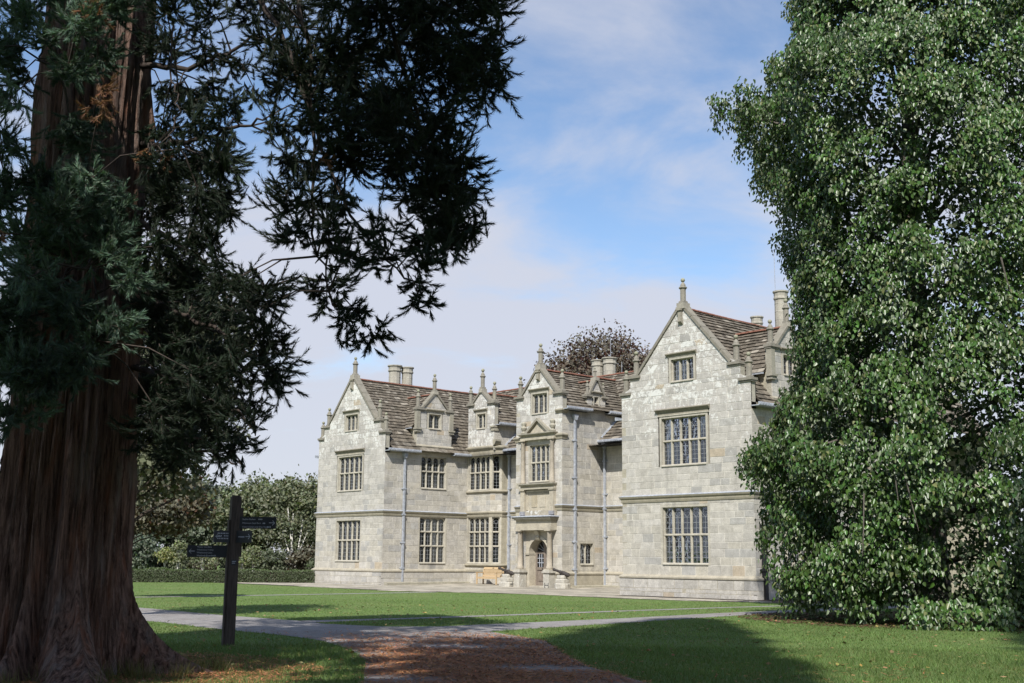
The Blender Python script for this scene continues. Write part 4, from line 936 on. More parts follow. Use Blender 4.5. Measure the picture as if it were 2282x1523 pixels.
# ------------------------------------------------------------------ giant sequoia at the left
CL_RIGHT = [(-13.27, 5.62, 8.65, 0.45), (-14.66, 6.79, 9.57, 0.45), (-11.95, 6.03, 8.37, 0.45), (-12.66, 7.07, 9.05, 0.45), (-12.82, 7.88, 9.36, 0.45), (-12.13, 8.13, 9.22, 0.45), (-11.11, 8.05, 8.72, 0.45), (-10.39, 8.28, 8.53, 0.45), (-10.54, 8.79, 8.71, 0.45), (-14.20, 7.49, 9.19, 0.40), (-13.65, 7.97, 9.09, 0.40), (-11.21, 7.06, 7.96, 0.40), (-11.58, 7.86, 8.33, 0.40), (-11.55, 8.38, 8.52, 0.40), (-11.22, 8.71, 8.53, 0.40), (-10.52, 8.71, 8.22, 0.40), (-10.26, 8.65, 8.13, 0.40), (-12.52, 5.56, 7.86, 0.30), (-13.91, 6.79, 8.79, 0.30), (-13.13, 7.59, 8.20, 0.38), (-11.99, 7.30, 7.74, 0.38), (-11.98, 7.79, 7.94, 0.38), (-13.04, 8.97, 8.67, 0.38), (-11.91, 8.80, 8.16, 0.38), (-11.45, 9.07, 8.13, 0.38), (-10.40, 8.46, 7.66, 0.38), (-10.09, 8.50, 7.56, 0.38), (-15.03, 6.63, 8.63, 0.30), (-13.95, 6.75, 8.24, 0.30), (-14.54, 6.67, 7.79, 0.30), (-14.22, 7.05, 7.88, 0.30), (-14.04, 7.57, 7.94, 0.30), (-12.58, 7.60, 7.58, 0.40), (-12.72, 8.22, 7.83, 0.40), (-12.69, 8.83, 7.85, 0.40), (-11.51, 8.51, 7.56, 0.40), (-11.20, 8.85, 7.44, 0.40), (-10.27, 8.51, 7.15, 0.40), (-10.27, 8.76, 7.32, 0.30), (-14.09, 6.28, 7.02, 0.30), (-12.15, 5.80, 6.44, 0.30), (-13.57, 6.92, 7.07, 0.30), (-13.11, 7.44, 7.16, 0.30), (-11.17, 7.00, 6.47, 0.38), (-13.24, 8.69, 7.55, 0.38), (-10.91, 7.75, 6.53, 0.38), (-12.40, 9.36, 7.38, 0.38), (-12.11, 9.54, 7.46, 0.38), (-12.67, 5.70, 6.06, 0.32), (-13.94, 6.84, 6.63, 0.32), (-12.16, 6.20, 6.05, 0.32), (-13.60, 7.91, 6.87, 0.36), (-13.21, 8.00, 6.71, 0.36), (-11.37, 7.39, 6.19, 0.36), (-12.81, 9.21, 6.90, 0.36), (-10.81, 8.39, 6.27, 0.36), (-10.20, 8.20, 6.01, 0.36), (-14.59, 6.65, 6.25, 0.34), (-13.14, 6.41, 5.96, 0.34), (-14.09, 7.17, 6.37, 0.34), (-11.89, 6.92, 5.70, 0.34), (-11.96, 7.35, 5.81, 0.34), (-13.01, 8.41, 6.29, 0.34), (-12.20, 8.89, 6.31, 0.34), (-10.57, 8.07, 5.69, 0.34), (-11.89, 9.64, 6.33, 0.34), (-11.37, 6.74, 5.20, 0.32), (-11.14, 7.03, 5.21, 0.32), (-10.77, 7.49, 5.21, 0.32), (-11.47, 8.61, 5.58, 0.32), (-10.93, 8.65, 5.45, 0.32), (-10.59, 8.59, 5.44, 0.32), (-11.51, 7.31, 5.06, 0.26), (-10.79, 7.12, 4.84, 0.26), (-10.95, 7.68, 4.97, 0.26), (-11.68, 8.73, 5.24, 0.26), (-10.25, 7.94, 4.90, 0.26), (-12.57, 7.81, 4.93, 0.26), (-12.97, 8.34, 5.11, 0.26), (-12.56, 9.35, 5.17, 0.26), (-12.76, 8.07, 4.75, 0.22), (-10.85, 7.24, 4.26, 0.22), (-10.86, 8.15, 4.49, 0.22), (-11.54, 7.60, 4.26, 0.28), (-11.80, 8.16, 4.23, 0.28)]
CL_LOW = [(-13.53, 6.12, 5.32, 0.32), (-14.28, 6.91, 5.70, 0.32), (-13.71, 6.87, 5.46, 0.32), (-13.53, 6.10, 4.89, 0.36), (-13.38, 6.49, 5.01, 0.36), (-12.32, 6.39, 4.68, 0.36), (-12.51, 6.74, 4.78, 0.36), (-12.57, 6.98, 4.72, 0.30), (-12.67, 7.25, 4.82, 0.30), (-14.78, 6.68, 4.83, 0.36), (-14.42, 7.07, 4.75, 0.36), (-14.05, 7.33, 4.71, 0.36), (-11.75, 6.55, 4.30, 0.36), (-13.68, 6.27, 4.16, 0.36), (-13.70, 6.58, 4.22, 0.36), (-13.86, 7.23, 4.23, 0.36), (-13.15, 7.31, 4.24, 0.36), (-12.80, 7.30, 4.11, 0.36), (-13.37, 6.24, 3.65, 0.34), (-12.08, 6.06, 3.52, 0.34), (-11.96, 6.41, 3.63, 0.34), (-12.01, 6.71, 3.65, 0.34), (-13.47, 7.82, 3.88, 0.34), (-13.27, 6.09, 3.25, 0.36), (-13.64, 6.71, 3.39, 0.36), (-13.79, 7.20, 3.38, 0.36), (-14.19, 7.78, 3.54, 0.36), (-14.33, 6.46, 3.09, 0.34), (-13.59, 6.54, 2.98, 0.34), (-14.27, 7.43, 3.12, 0.34), (-11.68, 6.34, 2.85, 0.34), (-14.80, 7.03, 2.82, 0.26), (-11.82, 6.14, 2.64, 0.26)]
CL_NEAR = [(-13.31, 5.12, 5.91, 0.24), (-13.58, 4.96, 5.60, 0.30), (-14.02, 5.60, 5.78, 0.32), (-14.21, 5.00, 5.35, 0.32), (-13.90, 5.33, 5.19, 0.34), (-13.57, 5.55, 5.00, 0.30), (-13.58, 4.57, 4.67, 0.32), (-13.88, 5.04, 4.64, 0.32), (-14.43, 5.71, 4.60, 0.30), (-14.88, 4.82, 4.48, 0.30), (-14.60, 4.61, 3.97, 0.36), (-13.86, 4.65, 3.62, 0.32), (-14.29, 5.71, 4.23, 0.28), (-13.71, 5.31, 3.78, 0.24), (-14.26, 5.09, 3.77, 0.28), (-13.91, 4.61, 3.10, 0.30), (-13.86, 4.93, 3.28, 0.25), (-13.31, 5.60, 4.19, 0.25), (-13.29, 5.72, 4.81, 0.25), (-13.35, 4.86, 7.82, 0.30), (-14.03, 5.45, 7.82, 0.28), (-13.57, 4.93, 7.34, 0.28), (-14.63, 4.65, 8.26, 0.35), (-14.81, 4.47, 7.78, 0.35), (-14.86, 4.58, 6.63, 0.30), (-14.26, 4.41, 5.69, 0.35), (-14.05, 4.64, 5.20, 0.30), (-14.64, 4.95, 8.73, 0.35), (-13.59, 5.37, 8.42, 0.35), (-14.06, 4.34, 6.92, 0.30)]
CL_DEAD = [(-13.11, 5.10, 6.96, 0.20), (-13.12, 5.08, 6.73, 0.22), (-12.72, 5.53, 6.16, 0.13), (-12.58, 5.69, 6.12, 0.13), (-13.21, 4.98, 7.97, 0.20), (-13.81, 4.30, 5.19, 0.14), (-11.34, 7.10, 6.15, 0.12)]
LIMBS = [ [(-15.70, 6.38, 10.76), (-13.98, 6.83, 9.99), (-12.83, 7.37, 9.27), (-11.79, 8.10, 8.74), (-11.05, 8.63, 8.35), (-10.45, 9.02, 7.96)],
 [(-12.83, 7.37, 9.27), (-12.47, 7.48, 7.92), (-12.31, 7.51, 6.61), (-12.28, 7.54, 5.51), (-12.11, 7.74, 4.60)],
 [(-11.79, 8.10, 8.74), (-11.74, 8.46, 7.73), (-11.46, 8.63, 6.66), (-11.18, 8.79, 5.75), (-10.95, 8.90, 5.27)],
 [(-13.98, 6.83, 9.99), (-13.01, 7.32, 8.43), (-12.53, 7.56, 7.17), (-12.08, 7.93, 5.77), (-11.53, 8.39, 4.94)],
 [(-15.76, 6.62, 8.60), (-14.72, 6.90, 8.28), (-13.94, 7.17, 8.37), (-13.29, 7.61, 8.62)],
 [(-15.80, 6.73, 7.41), (-14.75, 6.86, 7.16), (-13.72, 7.12, 7.14), (-13.23, 7.37, 7.26)],
 [(-15.80, 6.73, 6.33), (-14.82, 6.78, 5.81), (-13.94, 7.02, 5.32), (-13.20, 7.41, 4.95)],
 [(-15.75, 6.78, 5.28), (-14.57, 6.92, 4.74), (-13.63, 7.23, 4.34), (-13.09, 7.53, 3.85)],
 [(-15.70, 6.84, 4.13), (-14.62, 7.00, 3.84), (-13.85, 7.27, 3.50), (-13.40, 7.49, 3.13)],
 [(-15.67, 6.88, 3.38), (-14.59, 7.04, 3.04), (-13.91, 7.21, 2.83), (-13.47, 7.40, 2.67)],
 [(-16.22, 5.50, 7.02), (-15.07, 4.99, 6.00), (-14.24, 5.03, 5.19), (-13.74, 5.29, 4.92)],
 [(-16.24, 5.48, 5.09), (-15.21, 4.83, 4.42), (-14.68, 4.83, 3.62), (-14.31, 4.94, 3.21)],
 [(-15.50, 6.01, 5.62), (-14.13, 5.60, 4.82), (-13.70, 5.48, 4.07)],
 [(-16.11, 5.62, 9.79), (-14.64, 5.33, 8.48), (-13.75, 5.27, 7.43), (-13.21, 5.13, 6.71)],
 [(-16.33, 5.37, 9.93), (-15.17, 4.72, 8.35), (-14.91, 4.56, 7.05), (-14.77, 4.57, 5.84)],
 [(-13.74, 6.19, 8.32), (-13.52, 6.14, 7.49), (-13.27, 6.12, 7.05), (-13.13, 5.98, 6.63), (-12.82, 5.57, 6.22)],
 [(-15.01, 5.05, 8.52), (-14.64, 4.87, 7.78), (-14.40, 4.84, 7.60), (-13.80, 4.91, 7.38)] ]
CL_FILL = [(-16.59, 7.24, 5.28, 0.32), (-16.28, 7.19, 6.54, 0.33), (-15.46, 6.79, 5.72, 0.41), (-16.54, 8.38, 7.74, 0.37), (-15.99, 8.20, 4.56, 0.38), (-17.33, 8.15, 4.59, 0.36), (-17.32, 8.99, 4.14, 0.32), (-16.59, 8.06, 3.32, 0.40), (-15.03, 7.68, 6.52, 0.40), (-15.32, 7.90, 4.04, 0.36), (-16.03, 7.78, 5.30, 0.35), (-16.54, 8.31, 6.98, 0.38), (-16.39, 8.27, 7.67, 0.38), (-14.78, 6.87, 6.87, 0.32), (-14.83, 7.35, 6.51, 0.34), (-17.16, 8.21, 4.56, 0.33), (-15.53, 7.81, 7.42, 0.32), (-16.33, 7.55, 5.56, 0.35), (-15.60, 6.98, 6.36, 0.39), (-16.23, 7.64, 4.91, 0.35), (-15.35, 7.63, 4.90, 0.42), (-16.88, 7.54, 7.13, 0.36), (-16.67, 7.38, 7.19, 0.33), (-16.97, 7.53, 5.44, 0.30), (-17.24, 8.08, 7.62, 0.39), (-17.87, 8.03, 7.67, 0.36), (-17.73, 7.78, 7.52, 0.37), (-15.76, 7.22, 4.82, 0.39), (-16.19, 7.84, 3.19, 0.41), (-16.42, 7.49, 5.20, 0.40), (-17.51, 7.84, 3.89, 0.35), (-17.13, 7.60, 4.16, 0.41), (-15.44, 7.56, 3.11, 0.34), (-16.70, 8.34, 4.50, 0.41), (-17.10, 8.51, 4.67, 0.38), (-15.46, 7.20, 3.68, 0.38), (-15.13, 7.22, 5.58, 0.41), (-17.10, 7.66, 3.99, 0.36), (-17.28, 8.40, 6.67, 0.32), (-16.70, 8.06, 5.61, 0.36), (-17.03, 8.87, 3.86, 0.30), (-17.27, 7.73, 5.59, 0.34), (-16.69, 7.90, 7.63, 0.38), (-16.08, 7.41, 6.93, 0.39), (-16.31, 8.00, 3.58, 0.32), (-17.00, 8.09, 7.71, 0.32), (-11.24, 8.91, 7.64, 0.32), (-12.00, 9.20, 6.94, 0.38), (-12.24, 9.02, 7.36, 0.32), (-10.64, 7.73, 6.24, 0.32), (-11.11, 8.32, 8.35, 0.40), (-11.77, 7.62, 6.54, 0.35), (-13.91, 8.12, 7.42, 0.32), (-11.34, 7.16, 6.76, 0.30), (-12.53, 7.94, 7.96, 0.37), (-11.76, 7.46, 7.48, 0.32), (-11.49, 8.67, 8.39, 0.31), (-10.60, 8.15, 6.47, 0.39), (-12.00, 9.58, 8.27, 0.41), (-11.74, 6.51, 7.51, 0.32), (-13.39, 7.42, 8.86, 0.33), (-12.49, 9.67, 8.59, 0.32), (-12.78, 8.83, 8.52, 0.34), (-12.11, 7.06, 7.41, 0.39), (-10.49, 7.77, 8.01, 0.41), (-11.83, 7.47, 7.78, 0.33), (-12.14, 9.15, 8.48, 0.38), (-11.19, 7.76, 6.86, 0.36), (-11.42, 7.70, 8.29, 0.41), (-11.47, 8.32, 6.46, 0.39), (-10.96, 7.74, 6.95, 0.33), (-12.44, 7.12, 7.43, 0.32), (-12.85, 8.31, 7.84, 0.37), (-11.53, 8.27, 7.26, 0.34), (-13.01, 9.07, 7.57, 0.40), (-10.81, 7.52, 6.40, 0.40), (-13.46, 8.13, 7.61, 0.34), (-11.62, 7.63, 6.32, 0.39), (-12.95, 8.46, 8.42, 0.35), (-12.52, 9.20, 8.72, 0.39), (-11.76, 9.14, 5.79, 0.34), (-11.39, 9.03, 6.16, 0.34), (-11.03, 8.64, 5.49, 0.34), (-10.84, 8.38, 6.07, 0.34), (-11.47, 8.93, 5.94, 0.34), (-10.85, 8.29, 6.03, 0.34), (-10.71, 8.28, 5.94, 0.34), (-10.53, 8.32, 5.27, 0.34), (-15.68, 6.77, 8.84, 0.33), (-15.41, 7.40, 8.08, 0.33), (-15.68, 7.87, 9.01, 0.27), (-14.83, 7.62, 8.57, 0.30), (-16.58, 7.61, 8.05, 0.30), (-16.22, 7.24, 9.16, 0.30), (-15.74, 7.44, 9.37, 0.26), (-15.65, 6.98, 8.24, 0.26), (-15.53, 7.95, 8.21, 0.32), (-13.68, 6.50, 7.42, 0.30)]
CL_NEAR2 = [(-13.62, 5.07, 4.32, 0.27), (-14.15, 5.82, 5.61, 0.27), (-14.74, 5.46, 3.98, 0.24), (-15.14, 5.24, 5.35, 0.24), (-13.44, 4.82, 3.48, 0.31), (-13.66, 5.18, 5.83, 0.29), (-14.97, 4.93, 3.79, 0.25), (-13.74, 5.48, 5.42, 0.30), (-15.11, 5.39, 4.97, 0.28), (-13.47, 4.78, 5.47, 0.29), (-14.22, 4.47, 4.30, 0.29), (-13.79, 5.48, 4.34, 0.31), (-14.09, 4.82, 3.73, 0.30), (-14.25, 4.90, 6.05, 0.30), (-13.59, 4.89, 3.61, 0.32), (-14.28, 5.27, 5.30, 0.25), (-14.41, 5.22, 5.92, 0.32), (-13.96, 4.74, 5.93, 0.30), (-14.83, 5.59, 3.80, 0.27), (-14.73, 4.68, 4.03, 0.34), (-15.27, 4.67, 5.39, 0.30), (-13.66, 5.44, 4.18, 0.28), (-14.44, 4.77, 4.03, 0.32), (-13.58, 5.55, 5.26, 0.29), (-13.96, 5.30, 6.17, 0.32), (-14.37, 4.61, 4.14, 0.24), (-14.85, 5.77, 4.08, 0.26), (-14.93, 5.44, 5.70, 0.25), (-14.34, 4.50, 5.92, 0.34), (-14.25, 4.88, 4.67, 0.34), (-13.35, 5.17, 3.86, 0.33), (-14.15, 4.72, 4.30, 0.30), (-15.69, 4.75, 5.38, 0.25), (-13.48, 4.69, 3.59, 0.32), (-14.77, 5.61, 7.27, 0.27), (-14.31, 4.53, 7.37, 0.26), (-14.32, 4.15, 7.61, 0.30), (-14.21, 5.15, 6.82, 0.26), (-14.02, 5.11, 8.15, 0.29), (-14.59, 5.15, 7.73, 0.26), (-13.91, 4.65, 7.71, 0.25), (-15.13, 4.61, 7.91, 0.26), (-14.66, 5.52, 8.78, 0.28), (-14.90, 4.68, 8.43, 0.29), (-14.17, 5.15, 6.82, 0.32), (-14.07, 5.49, 8.45, 0.29), (-15.52, 4.38, 8.54, 0.27), (-14.24, 5.40, 6.62, 0.24)]
sx, sy = plan(-6.1, 16.35)
seq = thing('sequoia_tree', 'giant sequoia with broad reddish fluted trunk and drooping dark evergreen branches', 'tree', (sx, sy, 0))
nth, nz = 400, 190
th = np.linspace(0, 2 * np.pi, nth, endpoint=False); zs_ = np.concatenate([np.linspace(-.15, 3, 90), np.linspace(3.05, 17, nz - 90)])
TH, Z = np.meshgrid(th, zs_)
base_r = .80 + .26 * np.exp(-np.maximum(Z, 0) / 1.6) - .012 * np.maximum(Z - 6, 0)
lob = sum(a * np.cos(k * TH + p) for k, a, p in ((3, .20, .6), (5, .30, 1.9), (7, .28, .3), (11, .20, 2.2), (17, .10, .9)))
flare = np.exp(-np.maximum(Z, 0) / .42) * (.62 + lob * 1.1) + np.exp(-np.maximum(Z, 0) / 1.5) * lob * .22
ridg = np.zeros_like(TH); rs = np.random.RandomState(5)
for k, a in ((9, .055), (14, .055), (21, .045), (31, .036), (46, .024), (70, .016), (115, .010)):
    ph = rs.uniform(0, 6.28); tw = rs.uniform(-.10, .10); w1, w2 = rs.uniform(.3, .9), rs.uniform(.9, 2.2); p1_, p2_ = rs.uniform(0, 6, 2)
    x = k * TH + ph + k * tw * .35 * Z + 1.1 * np.sin(w1 * Z + p1_ + 2 * TH) + .5 * np.sin(w2 * Z + p2_ + 5 * TH)
    ridg += a * (1 - 2 * np.abs(np.sin(x / 2)) ** .7)
plates = .006 * np.sin(9 * Z + 6 * np.sin(TH * 13) + 3 * np.sin(TH * 5)) * np.sin(TH * 37 + 2 * Z)
Rr = base_r + flare + ridg * (1 + .45 * np.exp(-np.maximum(Z, 0) / .9)) + plates + rs.normal(0, .004, TH.shape)
V = np.stack([sx + Rr * np.cos(TH), sy + Rr * np.sin(TH), Z], -1).reshape(-1, 3)
i, j = np.meshgrid(np.arange(nz - 1), np.arange(nth), indexing='ij')
F = np.stack([i * nth + j, i * nth + (j + 1) % nth, (i + 1) * nth + (j + 1) % nth, (i + 1) * nth + j], -1).reshape(-1, 4)
np_mesh('trunk', V, F, 'bark', seq, smooth=True)
limb_pts = []
lb = MB()
for k, L in enumerate(LIMBS):
    P = [Vector(p) for p in L]; Q = []
    for a in range(len(P) - 1):
        for t in np.linspace(0, 1, 6, endpoint=False): 
            q = P[a].lerp(P[a + 1], t); Q.append(q + Vector(rng.normal(0, .025, 3)))
    Q.append(P[-1]); r0 = (.10, .05, .05, .06, .07, .07, .07, .06, .06, .04, .035, .03, .02, .03, .03, .014, .014)[k]
    rad = [r0 * .62 * (1 - .85 * u / (len(Q) - 1)) + .005 for u in range(len(Q))]
    lb = MB(); lb.tube([tuple(q) for q in Q], rad, 7); lb.build('limb', 'dark_branch', seq, smooth=True); limb_pts += [tuple(q) for q in Q]
LP = np.array(limb_pts)
def sprays(clumps, ntw, nc, base, name, seed, mat='needle', droop=.35, var=.35):
    r = np.random.RandomState(seed); Vs, Fs, T = [], [], []; off = 0; tw = MB()
    for (x, y, z, rad) in clumps:
        c = np.array([x, y, z]); k = int(np.argmin(((LP - c) ** 2).sum(1))); q = LP[k]
        if np.linalg.norm(q - c) > .08:
            m = (q + c) / 2 + np.array([0, 0, .12]); tw.tube([tuple(q), tuple(m), tuple(c)], [.014, .010, .006], 4)
        n = max(4, int(ntw * (rad / .4) ** 1.5)); d = unit(r.normal(size=(n, 3))); out = unit((c - q)[None] + 1e-6)
        d = unit(d * .9 + out * .45 + np.array([[0, 0, -droop]])); st = c + r.normal(0, rad * .30, (n, 3)); ln = rad * r.uniform(.6, 1.1, n)
        # each twig bends upward at its tip
        t = r.uniform(.02, 1, (n, nc)); t.sort(axis=1)
        up = np.array([0, 0, .28]); pts = st[:, None] + d[:, None] * (t * ln[:, None])[..., None] + up * (t ** 2 * ln[:, None])[..., None]
        dd = unit((d[:, None] + 2 * up * t[..., None]).reshape(-1, 3)); pr = unit(np.cross(dd, unit(r.normal(size=dd.shape))))
        sd = unit(dd * .92 + pr * r.uniform(.25, .60, (len(dd), 1))); L = r.uniform(.055, .135, len(dd)) * (1.15 - .45 * t.reshape(-1)) * (rad / .38) ** .3
        V, F = cord_geo(pts.reshape(-1, 3), sd, L, r.uniform(.0042, .0068, len(dd))); Vs.append(V); Fs.append(F + off); off += len(V)
        kk = r.uniform(.75, 1.3); T.append(tints(len(F), [b * kk for b in base], var, .15, r))
        for i in range(n):
            e = st[i] + d[i] * ln[i] * .9 + up * ln[i] * .8; tw.tube([tuple(st[i]), tuple((st[i] + e) / 2 - up * ln[i] * .2), tuple(e)], [.006, .005, .003], 3)
    np_mesh(name, np.concatenate(Vs), np.concatenate(Fs), mat, seq, np.concatenate(T), kind='stuff')
    tw.build('twigs', 'dark_branch', seq, kind='stuff')
sprays(CL_FILL, 46, 66, (.020, .030, .018), 'foliage', 25); sprays(CL_NEAR2, 62, 70, (.055, .085, .060), 'foliage', 26, droop=.45)  # the near set is tinted lighter, sky light put into its colour
sprays(CL_RIGHT, 52, 72, (.022, .033, .020), 'foliage', 21); sprays(CL_LOW, 50, 68, (.022, .033, .020), 'foliage', 22)
sprays(CL_NEAR, 76, 74, (.095, .145, .100), 'foliage', 23, droop=.25); sprays(CL_DEAD, 40, 40, (.20, .105, .055), 'dead_spray', 24, droop=1.0)  # near sprays tinted palest, painting in the sky light they catch
# boughs on the far and outer side of the trunk
ca_, sa_ = math.cos(2.3), math.sin(2.3)
LP = np.concatenate([LP, np.array([[sx + .8 * math.cos(a), sy + .8 * math.sin(a), z] for a in np.linspace(0, 6, 9) for z in range(3, 13)])])
sprays([(sx + (x - sx) * ca_ - (y - sy) * sa_, sy + (x - sx) * sa_ + (y - sy) * ca_, z, q) for x, y, z, q in CL_LOW if z > 3.0], 30, 44, (.022, .033, .020), 'foliage', 27)
# higher crown, out of the picture above
r = np.random.RandomState(31); n = 5200
zz = 13.2 + 5.0 * r.uniform(0, 1, n) ** 1.1; rr = (4.6 * (1 - (zz - 13.2) / 6.0)) * np.sqrt(r.uniform(.04, 1, n)); aa = r.uniform(0, 6.283, n)
C = np.stack([sx + rr * np.cos(aa), sy + rr * np.sin(aa), zz - .25 * rr], 1)
keep = C[:, 2] > 12.9; C = C[keep]; n = len(C)
V, F = card_geo(C, rdir(n, r) + np.array([0, 0, -.6]), rdir(n, r), r.uniform(.3, .6, n), r.uniform(.12, .25, n)); np_mesh('crown', V, F, 'needle', seq, tints(n, (.03, .046, .028)), kind='stuff')

# ------------------------------------------------------------------ silver lime at the right
lx, ly = plan(11.6, 33.2)
lime = thing('lime_tree', 'tall dense lime tree with pale-backed leaves hanging to the grass', 'tree', (lx, ly, 0))
tb = [(.15, 3.5), (1.0, 4.25), (2, 4.65), (3.2, 4.35), (4.4, 4.95), (5.2, 4.5), (6.2, 3.85), (7.2, 3.5), (9.6, 3.4), (11.5, 3.8), (13, 4.4), (14.3, 5.1), (14.9, 5.75), (15.5, 4.9), (16.3, 4.0), (17.2, 3.3), (19, 3.0), (22, 1.5), (23.5, .3)]
def limeR(z, th):     # th: angle from the viewer's left, towards the viewer
    base = np.interp(z, [t[0] for t in tb], [t[1] for t in tb]); cyl = np.interp(z, [0, 1, 3, 8, 14, 18, 23], [4.0, 4.9, 5.3, 5.4, 5.2, 4.2, .6])
    w = np.clip((np.cos(th) - .2) / .8, 0, 1) ** .6
    lump = 1 + .07 * np.sin(3 * th + z * .8) + .06 * np.sin(5 * th - z * 1.3 + 1)
    return base * w + cyl * lump * (1 - w)
r = np.random.RandomState(41); nb = 1250
bz = r.uniform(.35, 21.5, nb); bth = np.where(r.uniform(size=nb) < .80, r.uniform(-.75, np.pi * .98, nb), r.uniform(0, 2 * np.pi, nb))
br = r.uniform(.28, .68, nb) * np.interp(bz, [0, 1.5, 20], [.62, .95, 1.0])
bR = limeR(bz, bth) - br * .8; bR *= 1 - .26 * r.uniform(size=nb) ** 1.8
ldir = -RV; fdir = -FV
bR = bR + r.normal(0, .13, nb)
hn_ = np.sin(bth * 5.3 + bz * 1.1 + 1.0) * np.sin(bz * 2.1 - bth * 3.1) + .6 * np.sin(bth * 9.0 - bz * 3.3 + 2)
kp = (hn_ > -.62) | (bz < 1.2); bz, bth, br, bR = bz[kp], bth[kp], br[kp], bR[kp]
bx = lx + bR * (np.cos(bth) * ldir[0] + np.sin(bth) * fdir[0]); by = ly + bR * (np.cos(bth) * ldir[1] + np.sin(bth) * fdir[1])
extra = [(-.98 * 4.9, .3, 4.45, .5), (-.98 * 4.6, .6, 4.1, .5), (-5.2, .2, 14.85, .45), (-5.6, .3, 14.9, .32), (-4.7, .4, 14.6, .5), (-4.3, .3, 14.3, .55), (-4.4, .3, 2.3, .5), (-4.2, .5, 1.6, .45), (-4.55, .2, 4.9, .4), (-1.0, 4.7, .5, .55), (-.2, 4.8, .5, .5), (-1.9, 4.5, .5, .5)]
for la, fo, z, q in extra:
    bx = np.append(bx, lx + RV[0] * la - FV[0] * fo); by = np.append(by, ly + RV[1] * la - FV[1] * fo); bz = np.append(bz, z); br = np.append(br, q)
bc = np.stack([bx, by, bz], 1); nb = len(bc)
per = np.maximum(30, (300 * (br / .7) ** 2)).astype(int); idx = np.repeat(np.arange(nb), per); n = len(idx)
outw = unit(np.stack([bx - lx, by - ly, np.full(nb, .15)], 1))[idx]
d = unit(r.normal(size=(n, 3)) + outw * .75 + np.array([[0, 0, .35]])); d[:, 2] *= .62
C = bc[idx] + d * (br[idx] * r.uniform(.55, 1.08, n))[:, None] + r.normal(0, .06, (n, 3)); C[:, 2] = np.maximum(C[:, 2], .06)
C[:, 2] -= .9 * np.maximum(0, .8 - d[:, 2]) * br[idx] * r.uniform(.2, 1, n); C[:, 2] = np.maximum(C[:, 2], .10)
Nn = unit(outw * .55 + d * .45 + np.array([[0, 0, .55]]) + r.normal(0, .42, (n, 3))); flip = r.uniform(size=n) < np.where(d[:, 2] < .12, .17, .035) * r.uniform(.3, 1.7, nb)[idx]; Nn[flip] *= -1
A = unit(outw * .30 + np.array([[0, 0, -1.15]]) + r.normal(0, .42, (n, 3)))
V, F = leaf_geo(C, A, Nn, r.uniform(.08, .17, n), r.uniform(.06, .12, n), .3)
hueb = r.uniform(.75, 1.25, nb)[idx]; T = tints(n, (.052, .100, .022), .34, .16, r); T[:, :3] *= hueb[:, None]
yel = r.uniform(size=n) < .04; T[yel, :3] = np.array([.16, .175, .07])
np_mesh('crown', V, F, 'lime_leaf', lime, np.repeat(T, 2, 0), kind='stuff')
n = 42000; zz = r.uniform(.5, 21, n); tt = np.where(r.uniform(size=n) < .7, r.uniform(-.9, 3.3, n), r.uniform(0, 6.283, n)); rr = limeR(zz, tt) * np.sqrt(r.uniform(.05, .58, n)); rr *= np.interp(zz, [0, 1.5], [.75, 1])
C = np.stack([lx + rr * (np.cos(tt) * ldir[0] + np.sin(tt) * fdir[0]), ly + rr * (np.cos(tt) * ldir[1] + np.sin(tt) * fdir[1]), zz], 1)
V, F = card_geo(C, rdir(n, r) + np.array([0, 0, -.7]), rdir(n, r), r.uniform(.13, .20, n), r.uniform(.10, .15, n)); np_mesh('inner_leaves', V, F, 'leaf', lime, tints(n, (.026, .052, .016)), kind='stuff')  # darker tint paints in the shade inside the crown
b = MB(); b.tube([(lx, ly, -.1), (lx, ly, .3), (lx + .05, ly, 2), (lx - .05, ly + .1, 6), (lx, ly, 12), (lx + .1, ly, 19)], [.75, .52, .42, .36, .24, .05], 12); b.build('trunk', 'branch', lime, smooth=True)
for k in range(46):
    q = bc[k * 13 % nb]; z0 = max(1.2, q[2] * .75 + .8); m = np.array([(lx + q[0]) / 2, (ly + q[1]) / 2, (z0 + q[2]) / 2 + .8]); e = q
    b = MB(); b.tube([(lx, ly, min(z0, 17)), tuple(m), tuple(e * .95 + m * .05)], [.09, .05, .012], 6); b.build('limb', 'branch', lime, smooth=True)
# bare twigs that show among the leaves
b = MB()
for la, fo, z0, z1, dx in ((-4.0, 2.5, 4.6, 3.4, .5), (-2.2, 4.6, 4.2, 2.3, .35), (-2.4, 4.6, 4.3, 3.0, .1), (.9, 5.3, 3.6, 2.2, -.4), (1.2, 5.3, 3.4, 2.4, .1), (-3.0, 4.2, 3.2, 1.7, -.1), (2.6, 5.3, 9.3, 8.2, -.3), (.3, 5.2, 8.9, 8.0, .2)):
    p = np.array([lx + RV[0] * la - FV[0] * fo, ly + RV[1] * la - FV[1] * fo]); q = p + RV * dx; b.tube([(p[0], p[1], z0), ((p[0] + q[0]) / 2, (p[1] + q[1]) / 2, (z0 + z1) / 2 - .1), (q[0], q[1], z1)], [.022, .016, .006], 5)
b.build('bare_twigs', 'branch', lime, kind='stuff')

